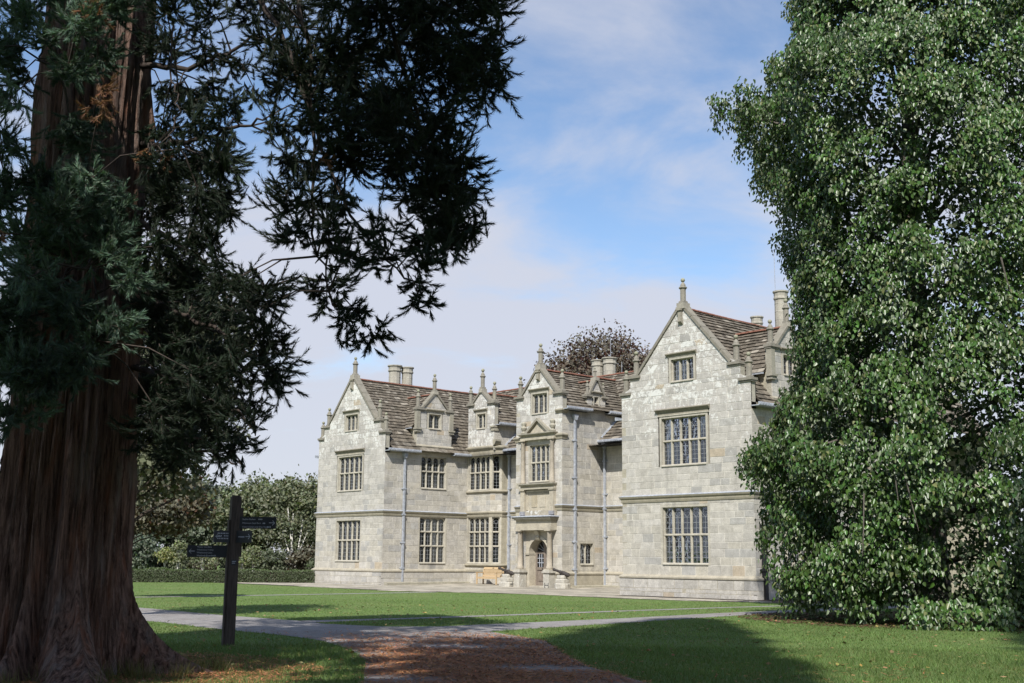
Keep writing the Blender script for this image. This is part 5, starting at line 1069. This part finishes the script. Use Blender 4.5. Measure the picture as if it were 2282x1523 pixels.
# ------------------------------------------------------------------ trees further off
def broad_tree(name, label, lat, fwd, H, zc, rx, rz, nleaf, size, color, bark='branch', group=None, trunk_r=.25, nblob=34, seed=1, var=.35, cat='tree', mat='leaf', stems=1, lean=0.0, off=0.0):
    r = np.random.RandomState(seed); x, y = plan(lat, fwd); t = thing(name, label, cat, (x, y, 0), group)
    p = rdir(nblob, r) * (r.uniform(.25, 1, (nblob, 1)) ** .45); c = np.array([x + RV[0] * off, y + RV[1] * off, zc]) + p * np.array([rx, rx, rz]) * .80; br = r.uniform(.20, .40, nblob) * min(rx, rz) + .1
    c[:, 2] = np.maximum(c[:, 2], .3)
    idx = r.choice(nblob, nleaf, p=br ** 2 / (br ** 2).sum()); d = rdir(nleaf, r); d[:, 2] = np.abs(d[:, 2]) * .6 + d[:, 2] * .4
    C = c[idx] + unit(d) * (br[idx] * r.uniform(.5, 1.1, nleaf))[:, None] + r.normal(0, size * .5, (nleaf, 3)); C[:, 2] = np.maximum(C[:, 2], .05)
    Nn = unit(d + np.array([[0, 0, .4]]) + r.normal(0, .6, (nleaf, 3))); V, F = card_geo(C, r.normal(size=(nleaf, 3)) + np.array([0, 0, -.4]), Nn, size * r.uniform(.7, 1.4, nleaf), size * r.uniform(.5, 1.0, nleaf))
    T = tints(nleaf, color, var, .15, r); T[:, :3] *= r.uniform(.7, 1.3, nblob)[idx][:, None]
    np_mesh('crown', V, F, mat, t, T)
    for s in range(stems):
        b = MB(); ox, oy = (r.uniform(-.5, .5, 2) if stems > 1 else (0, 0)); top = c[r.randint(nblob)] if stems > 1 else np.array([x + lean, y, zc + rz * .6])
        b.tube([(x, y, -.1), (x + ox * .3, y + oy * .3, zc * .35), ((x + top[0]) / 2 + ox * .4, (y + top[1]) / 2 + oy * .4, zc * .75), tuple(top)], [trunk_r * 1.25, trunk_r, trunk_r * .7, trunk_r * .15], 8); b.build('trunk', bark, t, smooth=True)
    b = MB()
    for k in range(min(nblob, 16)):
        q = c[k]; z0 = max(.4, min(zc, q[2] * .6)); b.tube([(x, y, z0), ((x + q[0]) / 2, (y + q[1]) / 2, (z0 + q[2]) / 2 + .15), tuple(q)], [trunk_r * .45, trunk_r * .28, trunk_r * .08], 5)
    b.build('branches', bark, t, kind='stuff')
    return t
def at(px, fwd): return (px - 1141) / 2638.45 * fwd * 1.0
broad_tree('copper_beech', 'dark copper beech rising behind the house roof beside the paired chimneys', at(1350, 88), 88, 19, 13.6, 5.9, 5.0, 24000, .22, (.080, .035, .032), nblob=90, seed=3, trunk_r=.4)
broad_tree('maple_tree', 'thin brown-leaved broadleaf tree behind the sequoia trunk', at(250, 31), 31, 10, 6.0, 2.3, 4.2, 13000, .15, (.050, .052, .020), 'dark_branch', off=1.2, nblob=60, seed=4, trunk_r=.16, var=.5)
broad_tree('russet_tree', 'low russet-leaved tree hanging beside the sequoia trunk above the hedge', at(262, 46), 46, 5, 3.3, 2.0, 1.7, 6500, .17, (.060, .034, .018), 'dark_branch', off=2.0, nblob=32, seed=5, trunk_r=.10, var=.5)
# the wood beyond the hedge
W = 'trees in the wood beyond the hedge'
wood = [('evergreen_tree', 'dark evergreen nearest the sequoia trunk in the wood beyond the hedge', 300, 92, 4.6, 3.9, 4.4, 12000, .30, (.055, .076, .048)),
        ('evergreen_tree', 'tall round-topped dark evergreen in the wood behind the saplings', 415, 96, 4.6, 3.4, 4.4, 13000, .30, (.050, .074, .042)),
        ('evergreen_tree', 'blue-green evergreen left of the signpost top in the wood', 485, 93, 3.9, 2.8, 3.7, 10000, .30, (.066, .092, .058)),
        ('willow_tree', 'grey-green leafy tree directly behind the signpost arms', 565, 90, 3.9, 2.9, 4.0, 13000, .25, (.115, .130, .062)),
        ('willow_tree', 'tallest grey-green tree next to the left corner of the house', 672, 87, 4.1, 3.0, 3.9, 14000, .24, (.125, .135, .072)),
        ('willow_tree', 'grey-green tree half hidden behind the left corner of the house', 740, 92, 4.0, 2.8, 4.0, 7000, .27, (.105, .120, .060)),
        ('spruce_tree', 'small blue-grey spruce at the foot of the sequoia trunk behind the hedge', 325, 80, 1.6, 1.5, 1.6, 4000, .2, (.085, .11, .08))]
wood += [('evergreen_tree', 'dark evergreen of the wood hidden behind the sequoia trunk', 170, 92, 4.6, 3.9, 4.4, 5000, .36, (.055, .076, .048)), ('evergreen_tree', 'dark evergreen of the wood outside the left edge of the picture', 20, 94, 4.6, 4.2, 4.4, 5000, .36, (.05, .07, .045)),
         ('willow_tree', 'grey-green tree of the wood outside the left edge of the picture', -160, 92, 4.2, 4.2, 4.0, 5000, .34, (.10, .115, .06)), ('evergreen_tree', 'outermost evergreen of the wood, left of the picture', -350, 95, 4.8, 4.6, 4.6, 5000, .36, (.055, .076, .048))]
for k, (nm, lab, px, fd, zc, rx, rz, nl, sz, cl) in enumerate(wood):
    broad_tree(nm, lab, at(px, fd), fd, 9, zc, rx, rz, nl, sz, cl, 'branch', W, .22 if rz > 2 else .08, 70, 50 + k)
# forked white trunk of the tree by the corner of the house
wx, wy = plan(at(668, 84.5), 84.5)
b = thing('birch_tree', 'old pale forked birch with spreading white branches left of the house corner', 'tree', (wx, wy, 0), W)
for k, (dx, dz, bend) in enumerate(((-.9, 3.4, .3), (-.2, 4.6, -.2), (.5, 4.2, .3), (1.3, 2.6, .2), (1.7, 1.6, -.3), (-1.5, 2.4, .3), (.9, 3.4, -.25), (-.6, 5.0, .2))):
    m = MB(); e = np.array([wx, wy]) + RV * dx; mid = np.array([wx, wy]) + RV * (dx * .35 + bend * .4) - FV * .3
    m.tube([(wx, wy, -.1), (mid[0], mid[1], dz * .45), (e[0], e[1], dz)], [.14, .075, .02], 6); m.build('stem', 'birch_bark', b, smooth=True)
r = np.random.RandomState(77); n = 1800; C = np.array([wx, wy, 3.2]) + r.normal(0, 1, (n, 3)) * np.array([1.1, 1.1, 1.2]); C[:, 2] = np.maximum(C[:, 2], .5)
V, F = card_geo(C, rdir(n, r), rdir(n, r), r.uniform(.12, .25, n), r.uniform(.08, .16, n)); np_mesh('crown', V, F, 'leaf', b, tints(n, (.10, .11, .06), .35))
sap = [(385, 'yellow-green sapling furthest left behind the hedge', 1.55, .62, .62, (.22, .225, .07)), (414, 'slim pale-stemmed birch sapling beside the yellow-green one', 1.65, .50, .85, (.16, .175, .08)), (468, 'white-stemmed birch sapling below the left sign board', 1.55, .85, .95, (.17, .185, .09)),
       (553, 'thin white-stemmed sapling just right of the signpost', 1.3, .6, .7, (.16, .18, .08)), (578, 'thin white-stemmed sapling second to the right of the signpost', 1.6, .6, .8, (.15, .17, .08))]
for k, (px, lab, zc, rx, rz, cl) in enumerate(sap):
    broad_tree('birch_sapling', lab, at(px, 76), 76, 3, zc, rx, rz, 900, .14, cl, 'birch_bark', 'saplings behind the hedge', .045, 16, 90 + k)
r = np.random.RandomState(17)
SHRUB = ['leafy shrub touching the sequoia trunk in the undergrowth behind the hedge'] + ['leafy shrub behind the hedge, %s from the sequoia trunk' % w for w in ('second', 'third', 'fourth', 'fifth', 'sixth', 'seventh', 'eighth', 'ninth', 'tenth', 'eleventh', 'twelfth', 'thirteenth')]
for k, px in enumerate(range(285, 760, 38)):
    broad_tree('shrub', SHRUB[k], at(px + r.uniform(-8, 8), 81), 81 + r.uniform(-1, 2), 2, 1.0, 1.2, 1.2, 1900, .18, ((.05, .065, .03), (.07, .085, .035), (.06, .04, .025))[k % 3 if k % 5 else 2] if k % 7 else (.08, .1, .04), 'branch', 'undergrowth behind the hedge', .04, 12, 120 + k, cat='shrub')
# clipped hedge
h0, h1 = np.array(plan(at(-420, 70.4), 70.4)), np.array(plan(at(775, 74.0), 74.0)); hd = (h1 - h0) / np.linalg.norm(h1 - h0); hn = np.array([hd[1], -hd[0]]); HL = np.linalg.norm(h1 - h0)
hedge = thing('hedge', 'long low clipped yew hedge at the far edge of the lawn', 'hedge', (float(h0[0]), float(h0[1]), 0))
fh = Fr(float(h0[0]), float(h0[1]), float(hd[0]), float(hd[1])); b = MB((.02, .03, .015, 0)); b.box(fh, 0, HL, 0, .68, -1.2, -.05); b.build('hedge_core', 'soil', hedge)
r = np.random.RandomState(8); n = 40000; s = r.uniform(0, HL, n); top = r.uniform(size=n) < .42
z = np.where(top, .71 + .05 * np.sin(s * 1.3) + .035 * np.sin(s * 3.1 + 1) + .025 * np.sin(s * 7.3), r.uniform(.02, .72, n)) + r.normal(0, .02, n); o_ = np.where(top, -r.uniform(0, 1.2, n), r.normal(0, .035, n) + .03 * np.sin(s * 2.2 + z * 3))
C = np.stack([h0[0] + hd[0] * s + hn[0] * o_, h0[1] + hd[1] * s + hn[1] * o_, np.maximum(z, .02)], 1); nrm = np.where(top[:, None], np.array([[0, 0, 1.]]), np.array([[hn[0], hn[1], .3]]))
V, F = card_geo(C, rdir(n, r) + np.where(top[:, None], np.array([[0, 0, .8]]), np.array([[hn[0] * .6, hn[1] * .6, .2]])), unit(nrm + r.normal(0, .5, (n, 3))), r.uniform(.06, .13, n), r.uniform(.03, .06, n))
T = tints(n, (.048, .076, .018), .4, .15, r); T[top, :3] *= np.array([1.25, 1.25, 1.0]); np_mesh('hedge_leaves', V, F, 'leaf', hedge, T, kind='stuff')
# tall conifers standing behind the viewer; their shade lies over the foreground
SHADE = [(-3.2, -4.0, 39, 4.4, 'tall conifer close behind the path, shading the foreground'), (-11.5, -3.0, 31.5, 5.0, 'tall conifer beyond the sequoia side of the path'), (3.6, -15.0, 50, 5.0, 'tallest conifer set back behind the others')]
for k, (la, fd, H, R0, lab) in enumerate(SHADE):
    r = np.random.RandomState(200 + k); x, y = plan(la, fd); t = thing('conifer_tree', lab, 'tree', (x, y, 0), 'conifers behind the path')
    n = (11000, 12000, 4200)[k]; z = 7 + (H - 7) * r.uniform(0, 1, n) ** 1.15; env = R0 * np.clip((H - z) / (H - 7), 0, 1) ** .62 * (.8 + .2 * np.sin(z * 2.1)) ; rr = env * np.sqrt(r.uniform(.05, 1, n)); a = r.uniform(0, 6.283, n)
    C = np.stack([x + rr * np.cos(a), y + rr * np.sin(a), z - .3 * rr], 1)
    V, F = card_geo(C, np.stack([np.cos(a), np.sin(a), np.full(n, -.5)], 1) + r.normal(0, .5, (n, 3)), np.array([[0, 0, 1.]]) + r.normal(0, .5, (n, 3)), r.uniform(.6, 1.2, n), r.uniform(.3, .6, n)); np_mesh('crown', V, F, 'needle', t, tints(n, (.03, .046, .028)))
    b = MB(); b.tube([(x, y, -.2), (x, y, .6), (x, y, 3), (x, y, H * .6), (x, y, H)], [1.3, .85, .7, .4, .05], 12); b.build('trunk', 'bark', t, smooth=True)

# ------------------------------------------------------------------ grass blades, fallen needles
def inside(P, poly):
    x, y = P[:, 0], P[:, 1]; c = np.zeros(len(P), bool); n = len(poly)
    for i in range(n):
        (x0, y0), (x1, y1) = poly[i], poly[(i + 1) % n]
        if y0 == y1: continue
        k = ((y0 > y) != (y1 > y)) & (x < (x1 - x0) * (y - y0) / (y1 - y0) + x0); c ^= k
    return c
PATH_MAIN = L1 + L2[::-1]; PATH_B = B1 + B2[::-1]
PATH_N = [(-26.12, 16.0), (-25.84, 19.08), (-25.96, 23.14), (-26.15, 28.11), (-26.2, 32.64), (-26.1, 39.5), (-25.6, 39.5), (-25.75, 32.3), (-25.65, 27.8), (-25.45, 22.9), (-25.3, 18.9), (-25.2, 15.9)]
PATH_F = [(-44.6, 10), (-44.4, 20.5), (-44.5, 25.5), (-45.2, 34.9), (-44.5, 34.9), (-43.8, 25.2), (-43.7, 20.1), (-43.8, 10)]
TERP = TER + [(-26.9, 60), (-90, 60)]
def on_grass(P):
    k = ~inside(P, PATH_MAIN) & ~inside(P, PATH_B) & ~inside(P, PATH_N) & ~inside(P, PATH_F) & ~inside(P, TERP)
    return k
r = np.random.RandomState(300); Vs, Fs, Ts = [], [], []; off = 0
for f0, f1, n, hh, ww in ((9.5, 15, 70000, .060, .0075), (15, 22, 100000, .055, .011), (22, 32, 100000, .032, .016), (32, 46, 70000, .022, .024), (46, 74, 50000, .018, .04)):
    fd = np.sqrt(r.uniform(f0 ** 2, f1 ** 2, n)); la = r.uniform(-.52, .52, n) * fd
    P = fd[:, None] * FV + la[:, None] * RV; e = r.normal(0, .035, P.shape); k = on_grass(P + e); P = P[k]; n = len(P)
    patch = np.sin(P[:, 0] * 1.7 + np.sin(P[:, 1] * 1.1) * 2) * np.sin(P[:, 1] * 1.4 + P[:, 0] * .4)
    h = hh * r.uniform(.5, 1.5, n) * (1 + .25 * patch); a = r.uniform(0, 6.283, n); w = ww * r.uniform(.6, 1.3, n)
    dx = np.stack([np.cos(a), np.sin(a)], 1) * w[:, None] * .5; le = r.normal(0, .55, (n, 2)) * h[:, None]
    V = np.zeros((n, 3, 3)); V[:, 0, :2] = P - dx; V[:, 1, :2] = P + dx; V[:, 2, :2] = P + le; V[:, 2, 2] = h
    Vs.append(V.reshape(-1, 3)); Fs.append(np.arange(n * 3).reshape(-1, 3) + off); off += n * 3
    T = tints(n, (.112, .166, .050), .26, .10, r); T[:, :3] *= 1 + .25 * min(1, max(0, (f0 - 15) / 20)); big = np.sin(P[:, 0] * .55 + 1.3 * np.sin(P[:, 1] * .37)) * np.sin(P[:, 1] * .61 + .9 * np.sin(P[:, 0] * .43)); mow = np.sign(np.sin(P[:, 1] * 1.9 + .15 * np.sin(P[:, 0]))) * .05; T[:, :3] *= (1 + .13 * patch + .12 * big + mow)[:, None]; dry = r.uniform(size=n) < (.05 + .22 * np.clip(big * patch - .15, 0, 1)); T[dry, :3] = np.array([.17, .155, .06]); Ts.append(T)  # lighter tint on far blades makes up for their dark self-shadow
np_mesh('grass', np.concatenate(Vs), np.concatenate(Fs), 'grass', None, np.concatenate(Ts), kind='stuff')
# long grass tufts about the foot of the sequoia
n = 2600; a = r.uniform(0, 6.283, n); cc = r.randint(0, 60, n); ca = r.uniform(0, 6.283, 60); cr2 = r.uniform(1.15, 2.3, 60)
P = np.stack([sx + cr2[cc] * np.cos(ca[cc]), sy + cr2[cc] * np.sin(ca[cc])], 1) + r.normal(0, .07, (n, 2)); h = r.uniform(.10, .30, n); V = np.zeros((n, 3, 3)); dx = np.stack([np.cos(a), np.sin(a)], 1) * .006
V[:, 0, :2] = P - dx; V[:, 1, :2] = P + dx; V[:, 2, :2] = P + r.normal(0, .09, (n, 2)); V[:, 2, 2] = h
np_mesh('grass_tufts', V.reshape(-1, 3), np.arange(n * 3).reshape(-1, 3), 'grass', None, tints(n, (.13, .12, .05), .35, .15, r), kind='stuff')
# fallen needles and twigs on the path and round the tree
n = 420000; fd = np.sqrt(r.uniform(10.5 ** 2, 29 ** 2, n)); la = r.uniform(-.47, .34, n) * fd; P = fd[:, None] * FV + la[:, None] * RV
inp = inside(P, PATH_MAIN); wv = np.sin(fd * 3.1 + la * .35) * .5 + np.sin(fd * 1.3 - la * .8 + 1) * .35 + np.sin(la * 2.3 + fd * .9) * .3
pk = np.clip((26.5 - fd) / 9, 0, 1) * np.clip(1.0 - .25 * np.abs(la + .5), 0.15, 1) * np.clip(.95 + .8 * wv, 0, 1); ds = np.hypot(P[:, 0] - sx, P[:, 1] - sy)
pk = np.where(inp, pk, np.where(ds < 3.6, np.clip(1.3 - ds / 3.2, 0, .9), .03 * np.clip((22 - fd) / 9, 0, 1))); k = r.uniform(size=n) < pk; P = P[k]; fd = fd[k]; n = len(P)
a = r.uniform(0, 6.283, n); L = r.uniform(.05, .17, n); d2 = np.stack([np.cos(a), np.sin(a)], 1); s2 = np.stack([-np.sin(a), np.cos(a)], 1) * (.004 + fd * .00032)[:, None]; z = r.uniform(.008, .03, n)
V = np.zeros((n, 4, 3)); V[:, 0, :2] = P - s2; V[:, 1, :2] = P + s2; V[:, 2, :2] = P + d2 * L[:, None] + s2 * .5; V[:, 3, :2] = P + d2 * L[:, None] - s2 * .5; V[:, :2, 2] = z[:, None]; V[:, 2:, 2] = (z + r.uniform(-.004, .02, n))[:, None]
np_mesh('needle_litter', V.reshape(-1, 3), np.arange(n * 4).reshape(-1, 4), 'litter', None, tints(n, (.33, .15, .068), .5, .15, r), kind='stuff')
n = 9000; a = r.uniform(0, 6.283, n); rr = np.sqrt(r.uniform(0, 1, n)) * 5.2; P = np.stack([lx + rr * np.cos(a), ly + rr * np.sin(a)], 1); V, F = card_geo(np.concatenate([P, r.uniform(.01, .04, (n, 1))], 1), np.concatenate([r.normal(size=(n, 2)), np.zeros((n, 1))], 1), np.array([[0, 0, 1.]]) + r.normal(0, .2, (n, 3)), r.uniform(.06, .12, n), r.uniform(.05, .1, n))
np_mesh('leaf_litter', V, F, 'litter', None, tints(n, (.10, .055, .035), .4, .15, r), kind='stuff')

# ------------------------------------------------------------------ small things about the court
def hbar(b, fr, s0, s1, z0, z1, o0, o1): b.box(fr, s0, s1, z0, z1, o0, o1)
bx0, bx1, byf = -54.0, -52.2, 45.0; bz0 = terrace_z(45.2)
bench = thing('garden_bench', 'pale teak slatted garden bench against the bay under the window', 'bench', ((bx0 + bx1) / 2, byf + .3, bz0))
fbn = FRONT(byf)
for s in (bx0, bx1 - .07):
    b = MB(); b.box(fbn, s, s + .07, bz0, bz0 + .66, -.07, .0); b.build('leg', 'teak', bench)
    b = MB(); b.prism_s(fbn, [(-.55, bz0), (-.48, bz0), (-.48, bz0 + .42), (-.58, bz0 + .94), (-.64, bz0 + .94), (-.55, bz0 + .42)], s + .001, s + .069); b.build('leg', 'teak', bench)
    b = MB(); b.prism_s(fbn, [(.03, bz0 + .66), (.03, bz0 + .70), (-.53, bz0 + .68), (-.53, bz0 + .64)], s - .01, s + .08); b.build('armrest', 'teak', bench)
b = MB(); b.box(fbn, bx0 + .07, bx1 - .07, bz0 + .32, bz0 + .41, -.05, -.02); b.build('front_rail', 'teak', bench)
b = MB(); b.prism_s(fbn, [(-.555, bz0 + .86), (-.525, bz0 + .86), (-.56, bz0 + .98), (-.60, bz0 + .98)], bx0 + .07, bx1 - .07); b.build('top_rail', 'teak', bench)
b = MB(); b.prism_s(fbn, [(-.50, bz0 + .44), (-.46, bz0 + .44), (-.47, bz0 + .51), (-.51, bz0 + .51)], bx0 + .07, bx1 - .07); b.build('lower_back_rail', 'teak', bench)
for i in range(6):
    o0 = -.02 - i * .078; b = MB(); b.box(fbn, bx0 + .08, bx1 - .08, bz0 + .41 - i * .004, bz0 + .435 - i * .004, o0 - .062, o0); b.build('seat_slat', 'teak', bench)
for i in range(17):
    s = bx0 + .14 + i * (bx1 - bx0 - .33) / 16; b = MB(); b.prism_s(fbn, [(-.505, bz0 + .51), (-.485, bz0 + .51), (-.535, bz0 + .86), (-.56, bz0 + .86)], s, s + .05); b.build('back_slat', 'teak', bench)
pl = MB(); pl.box(fbn, (bx0 + bx1) / 2 - .06, (bx0 + bx1) / 2 + .06, bz0 + .90, bz0 + .95, -.57, -.535); pl.build('plaque', 'iron', bench)

def boulder_stack(x, y, z0, lab, seed):
    t = thing('cannon_pedestal', lab, 'pedestal', (x, y, z0), 'cannon pedestals by the porch'); r = np.random.RandomState(seed)
    for k, (w, d, za, zb) in enumerate(((.84, .60, 0, .30), (.70, .52, .30, .52), (.52, .42, .52, .70))):
        b = MB((.44, .42, .37, .7)); prof = [(.94, za), (1.0, za + .03), (1.0, zb - .05), (.90, zb), (.0, zb)]; pts = []; n = 14
        sh = 1 + r.uniform(-.09, .09, n); sh2 = r.uniform(-.03, .03, (len(prof), n))
        for j, (q, z) in enumerate(prof):
            for i in range(n):
                a = 2 * math.pi * i / n; c, s = math.cos(a), math.sin(a); c = math.copysign(abs(c) ** .55, c); s = math.copysign(abs(s) ** .55, s)
                f = q * sh[i] + (sh2[j, i] if q else 0); pts.append((x + c * w / 2 * f, y + s * d / 2 * f, z0 + z))
        fs = [(j * n + i, j * n + (i + 1) % n, (j + 1) * n + (i + 1) % n, (j + 1) * n + i) for j in range(len(prof) - 1) for i in range(n)]; b.add(pts, fs); b.build('rough_stone', 'stone', t)
    return t
def cannon(x, y, z, lab):
    t = thing('cannon', lab, 'cannon', (x, y, z), 'cannons by the porch')
    d = Vector((-.96, -.06, .26)).normalized(); a = d.cross(Vector((0, 0, 1))).normalized(); u = a.cross(d)
    def xf(p): q = Vector((x, y, z + .13)) + d * (p[2] - .45) + a * p[0] + u * p[1]; return tuple(q)
    b = MB(); b.lathe(0, 0, [(.03, -.10), (.035, -.06), (.02, -.03), (.10, .0), (.11, .03), (.105, .30), (.115, .32), (.095, .35), (.085, .60), (.095, .62), (.072, .65), (.06, .95), (.075, 1.0), (.085, 1.05), (.08, 1.09), (.045, 1.09), (.045, .95)], 14, xf=xf); b.build('barrel', 'iron', t, smooth=True)
    b = MB(); c = Vector((x, y, z + .12)); b.tube([tuple(c - a * .17), tuple(c + a * .17)], .04, 8); b.build('trunnion', 'iron', t)
    b = MB(); b.prism(Fr(x, y, 1, 0), [(-.16, z - .02), (.16, z - .02), (.07, z + .10), (-.07, z + .10)], -.10, -.075); b.prism(Fr(x, y, 1, 0), [(-.16, z - .02), (.16, z - .02), (.07, z + .10), (-.07, z + .10)], .075, .10); b.build('cradle', 'iron', t)
zt = terrace_z(43.4)
boulder_stack(-49.40, 43.35, zt - .02, 'pale rough stone pedestal between the bench and the door', 1); boulder_stack(-45.05, 43.35, zt - .02, 'pale rough stone pedestal right of the door by the downpipe', 2)
cannon(-49.40, 43.35, zt + .70, 'small dark iron cannon on the pedestal next to the bench'); cannon(-45.05, 43.35, zt + .68, 'small dark iron cannon on the pedestal right of the door')
for x, lab in ((-48.95, 'black iron boot scraper left of the door'), (-46.15, 'black iron boot scraper right of the door')):
    t = thing('boot_scraper', lab, 'boot scraper', (x, 43.25, zt), 'boot scrapers by the door'); f = FRONT(43.25)
    for s in (-.14, .13):
        b = MB(); b.box(f, x + s, x + s + .02, zt, zt + .28, -.01, .01); b.build('upright', 'black_iron', t)
    b = MB(); b.box(f, x - .12, x + .13, zt + .13, zt + .17, -.008, .008); b.build('blade', 'black_iron', t)

# signpost on the grass
px_, py_ = -19.45, 10.54
post = thing('signpost', 'dark timber signpost with black direction boards on the grass', 'signpost', (px_, py_, 0))
ang = math.atan2(RV[1], RV[0]); fq = Fr(px_, py_, float(RV[0]), float(RV[1]))      # boards roughly face the viewer
ft = Fr(px_, py_, math.cos(ang + .45), math.sin(ang + .45))
b = MB(); w = .085
b.prism_z(ft, [(-w, -w), (w, -w), (w, w), (-w, w)], -.2, 2.62); b.prism_z(ft, [(-w + .02, -w + .02), (w - .02, -w + .02), (w - .02, w - .02), (-w + .02, w - .02)], 2.62, 2.64); b.build('post', 'post_wood', post)
b = MB(); b.prism_z(ft, [(w, -.06), (w + .05, -.06), (w + .05, .05), (w, .05)], 1.55, 2.42); b.prism_z(ft, [(-w - .035, -.05), (-w, -.05), (-w, .06), (-w - .035, .06)], .0, 2.2); b.build('batten', 'post_wood', post)
def text_mesh(parent, txt, fr, s, z, o, size, align='LEFT'):
    cu_ = bpy.data.curves.new('lettering', 'FONT'); cu_.body = txt; cu_.size = size; cu_.align_x = align; cu_.extrude = .0008; cu_.resolution_u = 2
    tmp = bpy.data.objects.new('tmp', cu_); col.objects.link(tmp); bpy.context.view_layer.update()
    me = bpy.data.meshes.new_from_object(tmp.evaluated_get(bpy.context.evaluated_depsgraph_get())); bpy.data.objects.remove(tmp); bpy.data.curves.remove(cu_)
    off_ = root_loc(parent); me.name = 'lettering'
    n = len(me.vertices); co = np.empty(n * 3, np.float32); me.vertices.foreach_get('co', co); co = co.reshape(-1, 3)
    W_ = np.array([fr(s + c[0], z + c[1], o + c[2]) for c in co], np.float32) - np.array(off_, np.float32); me.vertices.foreach_set('co', W_.ravel()); me.update()
    me.materials.clear(); me.materials.append(M['letter']); ob = bpy.data.objects.new('lettering', me); col.objects.link(ob); ob.parent = parent
def board(turn, s0, s1, z0, z1, o, lines, arrow, label, tx, size, icons=()):
    fr = Fr(px_, py_, math.cos(ang + turn), math.sin(ang + turn)); b = MB(); b.box(fr, s0, s1, z0, z1, o - .02, o); bd = b.build('sign_board', 'sign', post); bd['label'] = label
    n = len(lines); H_ = z1 - z0
    for i, l in enumerate(lines): text_mesh(bd, l, fr, tx, z1 - H_ * (i + .78) / n * .96 - .004, o + .002, size)
    if arrow:
        m = MB(); c = (z0 + z1) / 2; e, d_ = (s1 - .03, -1) if arrow > 0 else (s0 + .03, 1)
        m.box(fr, min(e, e + d_ * .10), max(e, e + d_ * .10), c - .005, c + .005, o, o + .003)
        for sg in (-1, 1):
            p = [(e, c), (e + d_ * .04, c + sg * .04), (e + d_ * .04 + .009, c + sg * .045), (e + d_ * -.0 + .009, c)]; m.prism(fr, p, o + .0005, o + .0035)
        m.build('arrow', 'letter', bd)
    if icons:
        m = MB()
        for (s, z) in icons: m.box(fr, s, s + .016, z, z + .022, o, o + .003)
        m.build('pictogram', 'letter', bd)
board(-.03, .10, .76, 2.05, 2.26, .05, ['Stables Kitchen', 'Millennium Seed Bank', 'Visitor Centre and Way Out'], 1, 'upper right board with three lines and a right arrow', .15, .038, [(.44, 2.205), (.465, 2.205), (.49, 2.205), (.52, 2.135), (.545, 2.135), (.60, 2.07), (.625, 2.07), (.65, 2.07)])
board(.10, -.80, -.07, 1.54, 1.75, .06, ['Water Gardens', 'Westwood Valley', 'Westwood Lake', 'Wetlands Boardwalk'], -1, 'lower left board with four lines and a left arrow', -.63, .040)
board(.62, -.40, -.085, 1.80, 2.01, .05, [], -1, 'narrow left board turned away from the path', -.5, .035, [(-.33 + .03 * i, 1.86 + .045 * j) for i in range(7) for j in range(3) if (i * j) % 4 != 3])
board(-.55, .085, .44, 1.80, 2.01, .03, [], 1, 'narrow right board turned towards the lawn', .14, .035, [(.14 + .03 * i, 1.89) for i in range(5)])
fpl = ft; m = MB(); m.box(fpl, -.05, .05, 1.40, 1.50, w, w + .006); pq = m.build('post_plate', 'sign', post)
m = MB(); m.box(fpl, -.035, .035, 1.465, 1.475, w + .006, w + .008); m.box(fpl, -.035, .02, 1.435, 1.445, w + .006, w + .008); m.build('print', 'letter', pq)

# a few fallen leaves on the lawn
r = np.random.RandomState(401); n = 1500; fd = np.sqrt(r.uniform(11 ** 2, 40 ** 2, n)); la = r.uniform(-.45, .45, n) * fd; P = fd[:, None] * FV + la[:, None] * RV; P = P[on_grass(P)]; n = len(P)
V, F = card_geo(np.concatenate([P, r.uniform(.03, .06, (n, 1))], 1), np.concatenate([r.normal(size=(n, 2)), np.zeros((n, 1))], 1), np.array([[0, 0, 1.]]) + r.normal(0, .35, (n, 3)), r.uniform(.05, .11, n), r.uniform(.04, .08, n))
np_mesh('fallen_leaves', V, F, 'litter', None, tints(n, (.24, .16, .07), .5, .25, r), kind='stuff')
